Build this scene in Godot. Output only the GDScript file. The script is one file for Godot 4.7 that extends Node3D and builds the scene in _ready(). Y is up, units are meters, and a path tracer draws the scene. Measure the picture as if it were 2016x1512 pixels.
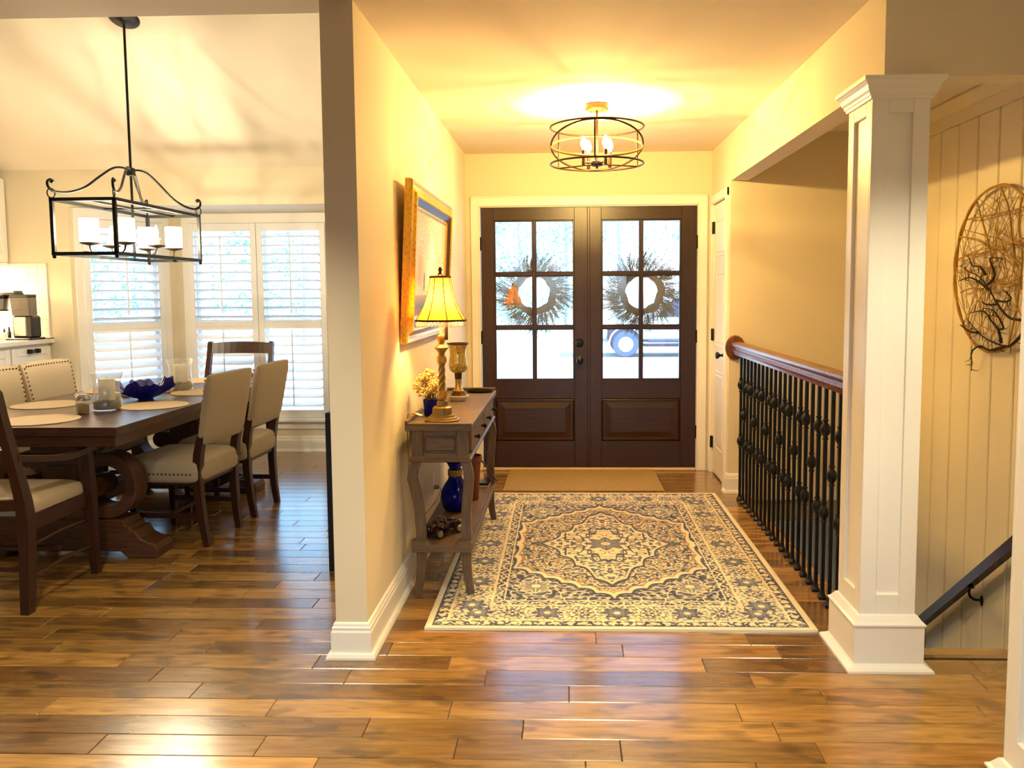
extends Node3D
# A double-door foyer seen from the next room: dining room with bay window to the left, stairwell behind an iron railing to the right.
# Units metres, y up, the camera stands at x = z = 0 and looks towards -z.

const DOOR_Z := -6.368        # inner face of the front wall
const FOYER_L := -0.7618      # foyer face of the wall between foyer and dining room
const FOYER_R := 1.1107
const DINE_X := -0.8828       # dining face of the same wall
const MAIN_Z := -6.5          # dining room main wall
const BAY_Z := -7.15
const CEIL := 2.44
const STAIR_X := 2.2          # grooved board wall of the stairs
const STAIR_BACK := -5.648
const EDGE_Z := -3.134        # first stair nosing

var M := {}
var taken := {}
var rng := RandomNumberGenerator.new()


class MB:   # mesh builder: collects triangles with normals and uvs, in the frame t
	var v := PackedVector3Array()
	var n := PackedVector3Array()
	var uv := PackedVector2Array()
	var t := Transform3D()

	func tri(a: Vector3, b: Vector3, c: Vector3, na: Vector3, nb: Vector3, nc: Vector3, ua := Vector2.ZERO, ub := Vector2.ZERO, uc := Vector2.ZERO) -> void:
		var g := (b - a).cross(c - a)
		if g.length_squared() < 1e-16:
			return
		if g.dot(na + nb + nc) > 0.0:
			var p := b; b = c; c = p
			p = nb; nb = nc; nc = p
			var q := ub; ub = uc; uc = q
		v.append(t * a); v.append(t * b); v.append(t * c)
		n.append((t.basis * na).normalized()); n.append((t.basis * nb).normalized()); n.append((t.basis * nc).normalized())
		uv.append(ua); uv.append(ub); uv.append(uc)

	func quad(a: Vector3, b: Vector3, c: Vector3, d: Vector3, nn: Vector3, ua := Vector2.ZERO, ub := Vector2.ZERO, uc := Vector2.ZERO, ud := Vector2.ZERO) -> void:
		tri(a, b, c, nn, nn, nn, ua, ub, uc)
		tri(a, c, d, nn, nn, nn, ua, uc, ud)

	func face(a: Vector3, b: Vector3, c: Vector3, d: Vector3, outward: Vector3, grain := 0, off := Vector2.ZERO) -> void:
		var g := (b - a).cross(c - a)
		if g.length_squared() < 1e-14:
			g = (c - a).cross(d - a)
		if g.dot(outward) < 0.0:
			g = -g
		var nn := g.normalized()
		quad(a, b, c, d, nn, puv(a, nn, grain) + off, puv(b, nn, grain) + off, puv(c, nn, grain) + off, puv(d, nn, grain) + off)

	func puv(p: Vector3, nn: Vector3, grain: int) -> Vector2:
		var ax := nn.abs()
		var k := 0 if ax.x >= ax.y and ax.x >= ax.z else (1 if ax.y >= ax.z else 2)
		var o: Array = [[1, 2], [0, 2], [0, 1]][k]
		if o[1] == grain:
			o = [o[1], o[0]]
		return Vector2(p[o[0]], p[o[1]])

	func box(c: Vector3, s: Vector3, bev := 0.0, grain := -1, off := Vector2.ZERO) -> void:
		if grain < 0:
			grain = 0 if s.x >= s.y and s.x >= s.z else (1 if s.y >= s.z else 2)
		var h := s * 0.5
		bev = minf(bev, minf(h.x, minf(h.y, h.z)) * 0.98)
		var P := func(sg: Vector3, k: int) -> Vector3:
			var q := h - Vector3(bev, bev, bev)
			q[k] = h[k]
			return c + q * sg
		for k in 3:
			var i := (k + 1) % 3
			var j := (k + 2) % 3
			for sk in [-1.0, 1.0]:
				var q := []
				for w in [[-1.0, -1.0], [1.0, -1.0], [1.0, 1.0], [-1.0, 1.0]]:
					var sg := Vector3(); sg[k] = sk; sg[i] = w[0]; sg[j] = w[1]
					q.append(P.call(sg, k))
				var o := Vector3(); o[k] = sk
				face(q[0], q[1], q[2], q[3], o, grain, off)
			if bev > 0.0:
				for si in [-1.0, 1.0]:
					for sj in [-1.0, 1.0]:
						var a := Vector3(); a[i] = si; a[j] = sj; a[k] = -1.0
						var b := a; b[k] = 1.0
						var o := a; o[k] = 0.0
						face(P.call(a, i), P.call(b, i), P.call(b, j), P.call(a, j), o, grain, off)
		if bev > 0.0:
			for sx in [-1.0, 1.0]:
				for sy in [-1.0, 1.0]:
					for sz in [-1.0, 1.0]:
						var sg := Vector3(sx, sy, sz)
						var nn := sg.normalized()
						tri(P.call(sg, 0), P.call(sg, 1), P.call(sg, 2), nn, nn, nn)

	func span(a: Vector3, b: Vector3, bev := 0.0, grain := -1) -> void:   # box from corner to corner
		box((a + b) * 0.5, (b - a).abs(), bev, grain)

	func lathe(pr: PackedVector2Array, seg := 24, sharp := 35.0, squash := Vector3.ONE, twist := 0.0, flutes := 0, depth := 0.0) -> void:   # profile of (radius, height)
		var cs := cos(deg_to_rad(sharp))
		var m := pr.size() - 1
		var nn := []
		for i in m:
			var d := pr[i + 1] - pr[i]
			nn.append(Vector2(d.y, -d.x).normalized() if d.length() > 1e-9 else Vector2(1, 0))
		var P := func(p: Vector2, a: float) -> Vector3:
			var r := p.x
			if flutes > 0:
				r *= 1.0 + depth * cos(flutes * a + twist * p.y)
			return Vector3(r * cos(a), p.y, r * sin(a)) * squash
		var N := func(q: Vector2, a: float) -> Vector3:
			return (Vector3(q.x * cos(a), q.y, q.x * sin(a)) / squash).normalized()
		for i in m:
			var n0: Vector2 = nn[i]
			var n1: Vector2 = nn[i]
			if i > 0 and nn[i].dot(nn[i - 1]) > cs:
				n0 = (nn[i] + nn[i - 1]).normalized()
			if i < m - 1 and nn[i].dot(nn[i + 1]) > cs:
				n1 = (nn[i] + nn[i + 1]).normalized()
			for k in seg:
				var a0 := TAU * k / seg
				var a1 := TAU * (k + 1) / seg
				var u0 := Vector2(float(k) / seg, pr[i].y)
				var p00: Vector3 = P.call(pr[i], a0); var p01: Vector3 = P.call(pr[i], a1)
				var p10: Vector3 = P.call(pr[i + 1], a0); var p11: Vector3 = P.call(pr[i + 1], a1)
				var k0: Vector3 = N.call(n0, a0); var k1: Vector3 = N.call(n0, a1)
				var k2: Vector3 = N.call(n1, a0); var k3: Vector3 = N.call(n1, a1)
				if flutes > 0:
					var g: Vector3 = (p10 - p00).cross(p01 - p00).normalized()
					if g.dot(k0) < 0: g = -g
					k0 = g; k1 = g; k2 = g; k3 = g
				tri(p00, p01, p11, k0, k1, k3, u0, Vector2(float(k + 1) / seg, pr[i].y), Vector2(float(k + 1) / seg, pr[i + 1].y))
				tri(p00, p11, p10, k0, k3, k2, u0, Vector2(float(k + 1) / seg, pr[i + 1].y), Vector2(float(k) / seg, pr[i + 1].y))

	func cyl(c: Vector3, r: float, h: float, seg := 20, bev := 0.0) -> void:   # upright, c = centre of the base
		var keep := t
		t = t * Transform3D(Basis(), c)
		if bev > 0.0:
			lathe(PackedVector2Array([Vector2(0, 0), Vector2(r - bev, 0), Vector2(r, bev), Vector2(r, h - bev), Vector2(r - bev, h), Vector2(0, h)]), seg)
		else:
			lathe(PackedVector2Array([Vector2(0, 0), Vector2(r, 0), Vector2(r, h), Vector2(0, h)]), seg)
		t = keep

	func ball(c: Vector3, r: Vector3, seg := 16, rings := 10) -> void:
		var keep := t
		t = t * Transform3D(Basis(), c)
		var pr := PackedVector2Array()
		for i in rings + 1:
			var a := -PI / 2 + PI * i / rings
			pr.append(Vector2(cos(a), sin(a)))
		lathe(pr, seg, 180.0, r)
		t = keep

	func cushion(c: Vector3, s: Vector3, e := 0.3, f := 0.4, seg := 28, rings := 12) -> void:   # rounded pad: superellipsoid
		var h := s * 0.5
		var pw := func(x: float, p: float) -> float: return signf(x) * pow(absf(x), p)
		var pts := []
		var nrm := []
		for i in rings + 1:
			var a := -PI / 2 + PI * i / rings
			for k in seg + 1:
				var b := TAU * k / seg
				pts.append(c + Vector3(h.x * pw.call(cos(a), f) * pw.call(cos(b), e), h.y * pw.call(sin(a), f), h.z * pw.call(cos(a), f) * pw.call(sin(b), e)))
				nrm.append(Vector3(pw.call(cos(a), 2 - f) * pw.call(cos(b), 2 - e) / h.x, pw.call(sin(a), 2 - f) / h.y, pw.call(cos(a), 2 - f) * pw.call(sin(b), 2 - e) / h.z).normalized())
		var U := func(j: int) -> Vector2: return Vector2(pts[j].x + pts[j].y, pts[j].z)
		for i in rings:
			for k in seg:
				var p := i * (seg + 1) + k
				var q := p + seg + 1
				tri(pts[p], pts[p + 1], pts[q + 1], nrm[p], nrm[p + 1], nrm[q + 1], U.call(p), U.call(p + 1), U.call(q + 1))
				tri(pts[p], pts[q + 1], pts[q], nrm[p], nrm[q + 1], nrm[q], U.call(p), U.call(q + 1), U.call(q))

	func grid(pts: Array, w: int, h: int, flip := false, uvs := []) -> void:   # smooth sheet of (w+1)*(h+1) points
		var nr := []
		for j in h + 1:
			for i in w + 1:
				var a: Vector3 = pts[j * (w + 1) + mini(i + 1, w)] - pts[j * (w + 1) + maxi(i - 1, 0)]
				var b: Vector3 = pts[mini(j + 1, h) * (w + 1) + i] - pts[maxi(j - 1, 0) * (w + 1) + i]
				var g := a.cross(b).normalized()
				nr.append(-g if flip else g)
		for j in h:
			for i in w:
				var p := j * (w + 1) + i
				var q := p + w + 1
				var U := func(k: int) -> Vector2: return uvs[k] if uvs.size() else Vector2(float(k % (w + 1)) / w, float(k / (w + 1)) / h)
				tri(pts[p], pts[p + 1], pts[q + 1], nr[p], nr[p + 1], nr[q + 1], U.call(p), U.call(p + 1), U.call(q + 1))
				tri(pts[p], pts[q + 1], pts[q], nr[p], nr[q + 1], nr[q], U.call(p), U.call(q + 1), U.call(q))

	func loft(rings: Array, closed := true, caps := true, smooth := true) -> void:   # rings of equal length (arrays of Vector3)
		var m: int = rings[0].size()
		var cen := []
		for r in rings:
			var s := Vector3()
			for p in r: s += p
			cen.append(s / m)
		var nr := []
		for j in rings.size():
			for i in m:
				var a: Vector3 = rings[j][(i + 1) % m] - rings[j][(i + m - 1) % m]
				var b: Vector3 = rings[mini(j + 1, rings.size() - 1)][i] - rings[maxi(j - 1, 0)][i]
				var g := a.cross(b).normalized()
				if g.dot(rings[j][i] - cen[j]) < 0: g = -g
				nr.append(g)
		for j in rings.size() - 1:
			for i in (m if closed else m - 1):
				var k := (i + 1) % m
				var a: Vector3 = rings[j][i]; var b: Vector3 = rings[j][k]; var c: Vector3 = rings[j + 1][k]; var d: Vector3 = rings[j + 1][i]
				if smooth:
					var ua := Vector2(a.y, a.x + a.z); var ub := Vector2(b.y, b.x + b.z); var uc := Vector2(c.y, c.x + c.z); var ud := Vector2(d.y, d.x + d.z)
					tri(a, b, c, nr[j * m + i], nr[j * m + k], nr[(j + 1) * m + k], ua, ub, uc)
					tri(a, c, d, nr[j * m + i], nr[(j + 1) * m + k], nr[(j + 1) * m + i], ua, uc, ud)
				else:
					face(a, b, c, d, (a + b + c + d) * 0.25 - (cen[j] + cen[j + 1]) * 0.5, 1)
		if caps:
			for e in [0, rings.size() - 1]:
				var o: Vector3 = cen[e] - cen[1 if e == 0 else e - 1]
				for i in m:
					var nn := (rings[e][i] - cen[e] as Vector3).cross(rings[e][(i + 1) % m] - cen[e])
					if nn.length() < 1e-12: continue
					nn = nn.normalized()
					if nn.dot(o) < 0: nn = -nn
					tri(cen[e], rings[e][i], rings[e][(i + 1) % m], nn, nn, nn)

	func tube(path: Array, r, seg := 8, closed := false, flat := 1.0) -> void:   # round bar along a path; r a number or an array
		var m := path.size()
		var rings := []
		var up := Vector3.UP
		var d0: Vector3 = (path[1] - path[0]).normalized()
		if absf(d0.dot(up)) > 0.9: up = Vector3.RIGHT
		var side := d0.cross(up).normalized()
		for i in m:
			var d: Vector3
			if closed: d = (path[(i + 1) % m] - path[(i + m - 1) % m]).normalized()
			else: d = (path[mini(i + 1, m - 1)] - path[maxi(i - 1, 0)]).normalized()
			side = (side - d * side.dot(d)).normalized()
			var o := d.cross(side)
			var rr: float = r[i] if r is Array else r
			var ring := []
			for k in seg:
				var a := TAU * k / seg
				ring.append(path[i] + (side * cos(a) + o * sin(a) * flat) * rr)
			rings.append(ring)
		if closed: rings.append(rings[0])
		loft(rings, true, not closed)

	func bar(path: Array, w: float, h: float, up := Vector3.UP, closed := false) -> void:   # rectangular bar along a path; w across, h along up
		var m := path.size()
		var rings := []
		for i in m:
			var a: Vector3; var b: Vector3
			if closed:
				a = (path[i] - path[(i + m - 1) % m]).normalized(); b = (path[(i + 1) % m] - path[i]).normalized()
			else:
				b = (path[mini(i + 1, m - 1)] - path[maxi(mini(i, m - 2), 0)]).normalized(); a = (path[maxi(i, 1)] - path[maxi(i - 1, 0)]).normalized()
			var d := (a + b).normalized()
			var s := d.cross(up).normalized()
			var o := s.cross(d).normalized()
			var k := 1.0 / maxf(0.3, d.dot(b))
			rings.append([path[i] + s * w * 0.5 * k + o * h * 0.5, path[i] + s * w * 0.5 * k - o * h * 0.5, path[i] - s * w * 0.5 * k - o * h * 0.5, path[i] - s * w * 0.5 * k + o * h * 0.5])
		if closed: rings.append(rings[0])
		loft(rings, true, not closed, false)

	func prism(poly: PackedVector2Array, z0: float, z1: float, bev := 0.0, sharp := 30.0) -> void:   # polygon in x-y, thickness along z
		if Geometry2D.is_polygon_clockwise(poly):
			poly = poly.duplicate(); poly.reverse()
		var m := poly.size()
		var inner := poly
		if bev > 0.0:
			inner = PackedVector2Array()
			for i in m:
				var a := (poly[i] - poly[(i + m - 1) % m]).normalized()
				var b := (poly[(i + 1) % m] - poly[i]).normalized()
				var na := Vector2(-a.y, a.x); var nb := Vector2(-b.y, b.x)
				inner.append(poly[i] + (na + nb) / maxf(0.4, 1.0 + na.dot(nb)) * bev)
		var idx := Geometry2D.triangulate_polygon(inner)
		for zz in [[z0, -1.0], [z1, 1.0]]:
			var nn := Vector3(0, 0, zz[1])
			for i in range(0, idx.size(), 3):
				var a := inner[idx[i]]; var b := inner[idx[i + 1]]; var c := inner[idx[i + 2]]
				tri(Vector3(a.x, a.y, zz[0]), Vector3(b.x, b.y, zz[0]), Vector3(c.x, c.y, zz[0]), nn, nn, nn, a, b, c)
		var cs := cos(deg_to_rad(sharp))
		var nn2 := []
		for i in m:
			var d := (poly[(i + 1) % m] - poly[i]).normalized()
			nn2.append(Vector2(d.y, -d.x))
		var run := 0.0
		for i in m:
			var k := (i + 1) % m
			var n0: Vector2 = nn2[i]; var n1: Vector2 = nn2[i]
			if nn2[i].dot(nn2[(i + m - 1) % m]) > cs: n0 = (nn2[i] + nn2[(i + m - 1) % m]).normalized()
			if nn2[i].dot(nn2[k]) > cs: n1 = (nn2[i] + nn2[k]).normalized()
			var N0 := Vector3(n0.x, n0.y, 0); var N1 := Vector3(n1.x, n1.y, 0)
			var za := z0 + bev; var zb := z1 - bev
			var a := Vector3(poly[i].x, poly[i].y, za); var b := Vector3(poly[k].x, poly[k].y, za)
			var c := Vector3(poly[k].x, poly[k].y, zb); var d := Vector3(poly[i].x, poly[i].y, zb)
			var L := poly[i].distance_to(poly[k])
			tri(a, b, c, N0, N1, N1, Vector2(run, za), Vector2(run + L, za), Vector2(run + L, zb))
			tri(a, c, d, N0, N1, N0, Vector2(run, za), Vector2(run + L, zb), Vector2(run, zb))
			run += L
			if bev > 0.0:
				for e in [[za, z0, -1.0], [zb, z1, 1.0]]:
					var f := Vector3(inner[i].x, inner[i].y, e[1]); var g := Vector3(inner[k].x, inner[k].y, e[1])
					var a2 := Vector3(poly[i].x, poly[i].y, e[0]); var b2 := Vector3(poly[k].x, poly[k].y, e[0])
					var m0 := (N0 + Vector3(0, 0, e[2])).normalized(); var m1 := (N1 + Vector3(0, 0, e[2])).normalized()
					tri(a2, b2, g, m0, m1, m1); tri(a2, g, f, m0, m1, m0)

	func mold(path: Array, pr: PackedVector2Array, closed := false, side := 1.0) -> void:   # profile of (out, up) along a level path, mitred; out = side * (right of the direction)
		var m := path.size()
		var R := func(a: Vector3, b: Vector3) -> Vector3:
			var d := (b - a).normalized()
			return Vector3(-d.z, 0, d.x) * side
		var rings := []
		for i in m:
			var ra: Vector3; var rb: Vector3
			if closed or (i > 0 and i < m - 1):
				ra = R.call(path[(i + m - 1) % m], path[i]); rb = R.call(path[i], path[(i + 1) % m])
			elif i == 0:
				ra = R.call(path[0], path[1]); rb = ra
			else:
				ra = R.call(path[m - 2], path[m - 1]); rb = ra
			var o := (ra + rb) / (1.0 + ra.dot(rb))
			var ring := []
			for p in pr: ring.append(path[i] + o * p.x + Vector3.UP * p.y)
			rings.append(ring)
		if closed: rings.append(rings[0])
		for j in rings.size() - 1:
			var d: Vector3 = rings[j + 1][0] - rings[j][0]
			var out: Vector3 = R.call(path[j], path[(j + 1) % m])
			for i in pr.size() - 1:
				var e := pr[i + 1] - pr[i]
				var nn := (out * e.y - Vector3.UP * e.x).normalized()   # profile runs upwards along the outside
				face(rings[j][i], rings[j][i + 1], rings[j + 1][i + 1], rings[j + 1][i], nn, 0 if absf(d.x) > absf(d.z) else 2)
		if not closed:
			for e in [0, m - 1]:
				var o2: Vector3 = (path[0] - path[1]).normalized() if e == 0 else (path[m - 1] - path[m - 2]).normalized()
				var idx := Geometry2D.triangulate_polygon(pr)
				for i in range(0, idx.size(), 3):
					tri(rings[e][idx[i]], rings[e][idx[i + 1]], rings[e][idx[i + 2]], o2, o2, o2)

	func mesh() -> ArrayMesh:
		var a := []
		a.resize(Mesh.ARRAY_MAX)
		a[Mesh.ARRAY_VERTEX] = v
		a[Mesh.ARRAY_NORMAL] = n
		a[Mesh.ARRAY_TEX_UV] = uv
		var m := ArrayMesh.new()
		m.add_surface_from_arrays(Mesh.PRIMITIVE_TRIANGLES, a)
		return m


func numbered(called: String) -> String:
	if not taken.has(called):
		taken[called] = 0
		return called
	taken[called] += 1
	return "%s_%03d" % [called, taken[called]]


func tag(o: Node, label: String, category: String, group := "", kind := "") -> Node:
	o.set_meta("label", label)
	o.set_meta("category", category)
	if group: o.set_meta("group", group)
	if kind: o.set_meta("kind", kind)
	return o


func thing(called: String, at: Vector3, label: String, category: String, group := "", turn := 0.0) -> Node3D:
	var o := Node3D.new()
	o.name = numbered(called)
	o.position = at
	o.rotation.y = turn
	add_child(o)
	tag(o, label, category, group)
	return o


func put(called: String, b: MB, mat: Material, parent: Node = null) -> MeshInstance3D:
	return put_mesh(called, b.mesh(), mat, parent)


func put_mesh(called: String, mesh: Mesh, mat: Material, parent: Node = null) -> MeshInstance3D:
	var o := MeshInstance3D.new()
	o.mesh = mesh
	o.material_override = mat
	if parent == null:
		o.name = numbered(called)
		add_child(o)
	else:
		var k := 0
		var nm := called
		while parent.has_node(nm):
			k += 1
			nm = "%s_%03d" % [called, k]
		o.name = nm
		parent.add_child(o)
	return o


func struct(called: String, b: MB, mat: Material, label: String, category: String) -> MeshInstance3D:
	var o := put(called, b, mat)
	tag(o, label, category, "", "structure")
	return o


func copy_of(o: Node3D, at: Vector3, turn: float, label: String) -> Node3D:
	var c: Node3D = o.duplicate()
	c.name = numbered(String(o.name).rstrip("_0123456789"))
	add_child(c)
	c.position = at
	c.rotation.y = turn
	c.set_meta("label", label)
	return c


func bxx(a: Vector3, b: Vector3, bev := 0.0, grain := -1) -> MB:
	var m := MB.new()
	m.span(a, b, bev, grain)
	return m


func pv(a: Array) -> PackedVector2Array:
	var r := PackedVector2Array()
	for i in range(0, a.size(), 2): r.append(Vector2(a[i], a[i + 1]))
	return r


func spline(a: Array, per := 6) -> Array:   # smooth path through points
	var r := []
	for i in a.size() - 1:
		var p0: Vector3 = a[maxi(i - 1, 0)]; var p1: Vector3 = a[i]; var p2: Vector3 = a[i + 1]; var p3: Vector3 = a[mini(i + 2, a.size() - 1)]
		for k in per:
			r.append(p1.cubic_interpolate(p2, p0, p3, float(k) / per))
	r.append(a[a.size() - 1])
	return r


func omni(called: String, at: Vector3, color: Color, energy: float, size: float, parent: Node) -> OmniLight3D:
	var l := OmniLight3D.new()
	l.name = called
	l.position = at
	l.light_color = color
	l.light_energy = energy
	l.light_size = size
	l.omni_range = 14.0
	l.omni_attenuation = 2.0
	l.shadow_enabled = true
	parent.add_child(l, true)
	return l


func _ready() -> void:
	rng.seed = 7
	# camera: eye height 1.387 m, focal length 1625 px on a 2016 x 1512 frame with the centre of the lens at (1057.7, 708.5)
	var cam := Camera3D.new()
	cam.name = "camera"
	add_child(cam)
	cam.position = Vector3(0, 1.3871, 0)
	cam.rotation_order = EULER_ORDER_YXZ
	cam.rotation = Vector3(-0.0815, 0.0348, -0.0071)
	var near := 0.05
	cam.set_frustum(2.0 * 756.0 / 1625.1 * near, Vector2(-49.7, -47.5) / 1625.1 * near, near, 300.0)
	cam.current = true

	# bright hazy sky, sun high on the right of the house
	var env := Environment.new()
	env.background_mode = Environment.BG_SKY
	var sky := Sky.new()
	var sm := ProceduralSkyMaterial.new()
	sm.sky_top_color = Color(0.50, 0.74, 1.0)
	sm.sky_horizon_color = Color(0.80, 0.92, 1.0)
	sm.ground_bottom_color = Color(0.70, 0.72, 0.74)
	sm.ground_horizon_color = Color(0.86, 0.90, 0.94)
	sm.sky_energy_multiplier = 1.5
	sm.ground_energy_multiplier = 0.9
	sky.sky_material = sm
	env.sky = sky
	env.tonemap_mode = Environment.TONE_MAPPER_LINEAR
	env.tonemap_exposure = 2.12
	env.sdfgi_enabled = true
	env.ssao_enabled = true
	env.ssil_enabled = true
	var we := WorldEnvironment.new()
	we.name = "world_environment"
	we.environment = env
	add_child(we)
	var sun := DirectionalLight3D.new()
	sun.name = "sun"
	sun.light_color = Color(0.88, 0.95, 1.0)
	sun.light_energy = 3.4
	sun.light_angular_distance = 0.6
	sun.shadow_enabled = true
	sun.look_at_from_position(Vector3.ZERO, Vector3(-0.75, -0.72, -0.10))
	add_child(sun)

	materials()
	shell()
	floor_planks()
	baseboards()
	stairs()
	columns()
	bay()
	front_doors()
	closet_door()
	railing()
	kitchen()
	dining_table()
	chairs()
	table_settings()
	chandelier()
	console_side()
	pendant()
	console()
	console_objects()
	picture()
	rugs()
	wall_hoop()
	near_room()
	outdoors()

# ---------------------------------------------------------------- materials

func mat(key: String, color: Color, rough := 0.6, metal := 0.0) -> StandardMaterial3D:
	var m := StandardMaterial3D.new()
	m.resource_name = key
	m.albedo_color = color
	m.roughness = rough
	m.metallic = metal
	M[key] = m
	return m


func noise(seed_: int, freq: float, oct := 4, type := FastNoiseLite.TYPE_SIMPLEX_SMOOTH) -> FastNoiseLite:
	var n := FastNoiseLite.new()
	n.seed = seed_
	n.noise_type = type
	n.frequency = freq
	n.fractal_octaves = oct
	return n


func tex(w: int, h: int, f: Callable) -> ImageTexture:   # f(x, y) -> Color, sRGB
	var bytes := PackedByteArray()
	bytes.resize(w * h * 3)
	var i := 0
	for y in h:
		for x in w:
			var c: Color = f.call(x, y)
			bytes[i] = clampi(int(c.r * 255.0), 0, 255)
			bytes[i + 1] = clampi(int(c.g * 255.0), 0, 255)
			bytes[i + 2] = clampi(int(c.b * 255.0), 0, 255)
			i += 3
	return ImageTexture.create_from_image(Image.create_from_data(w, h, false, Image.FORMAT_RGB8, bytes))


func wood_tex(seed_: int, lo: Color, hi: Color, w := 512, h := 256, streak := 1.0, blotch := 0.0) -> ImageTexture:   # grain runs along u
	var a := noise(seed_, 1.0, 4)
	var b := noise(seed_ + 1, 1.0, 3)
	var c := noise(seed_ + 2, 1.0, 2)
	return tex(w, h, func(x: int, y: int) -> Color:
		var fx := float(x) / w; var fy := float(y) / h
		var cx := cos(fx * TAU) * 0.45; var sx := sin(fx * TAU) * 0.45     # wraps along u
		var g := a.get_noise_3d(cx * 2.2, sx * 2.2, fy * 26.0 * streak)
		var s := b.get_noise_3d(cx * 6.0, sx * 6.0, fy * 90.0 * streak)
		var k := 0.5 + 0.55 * g + 0.28 * s
		var col := lo.lerp(hi, clampf(k, 0.0, 1.0))
		if blotch > 0.0:
			var d := c.get_noise_3d(cx * 3.4 + 9.0, sx * 3.4, fy * 5.5)
			d = clampf((d - 0.18) * 3.2, 0.0, 1.0) * blotch
			col = col.lerp(Color(lo.r * 0.42, lo.g * 0.42, lo.b * 0.45), d)
		return col)


func textured(key: String, t: Texture2D, scale: Vector3, rough := 0.5, tint := Color.WHITE) -> StandardMaterial3D:
	var m := mat(key, tint, rough)
	m.albedo_texture = t
	m.uv1_scale = scale
	return m


func bump(m: StandardMaterial3D, t: Texture2D, cm: float) -> void:
	m.heightmap_enabled = true
	m.heightmap_texture = t
	m.heightmap_scale = cm


func noise_tex(seed_: int, freq: float, size := 256, oct := 4) -> NoiseTexture2D:
	var t := NoiseTexture2D.new()
	t.width = size
	t.height = size
	t.seamless = true
	t.noise = noise(seed_, freq, oct)
	return t


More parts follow.
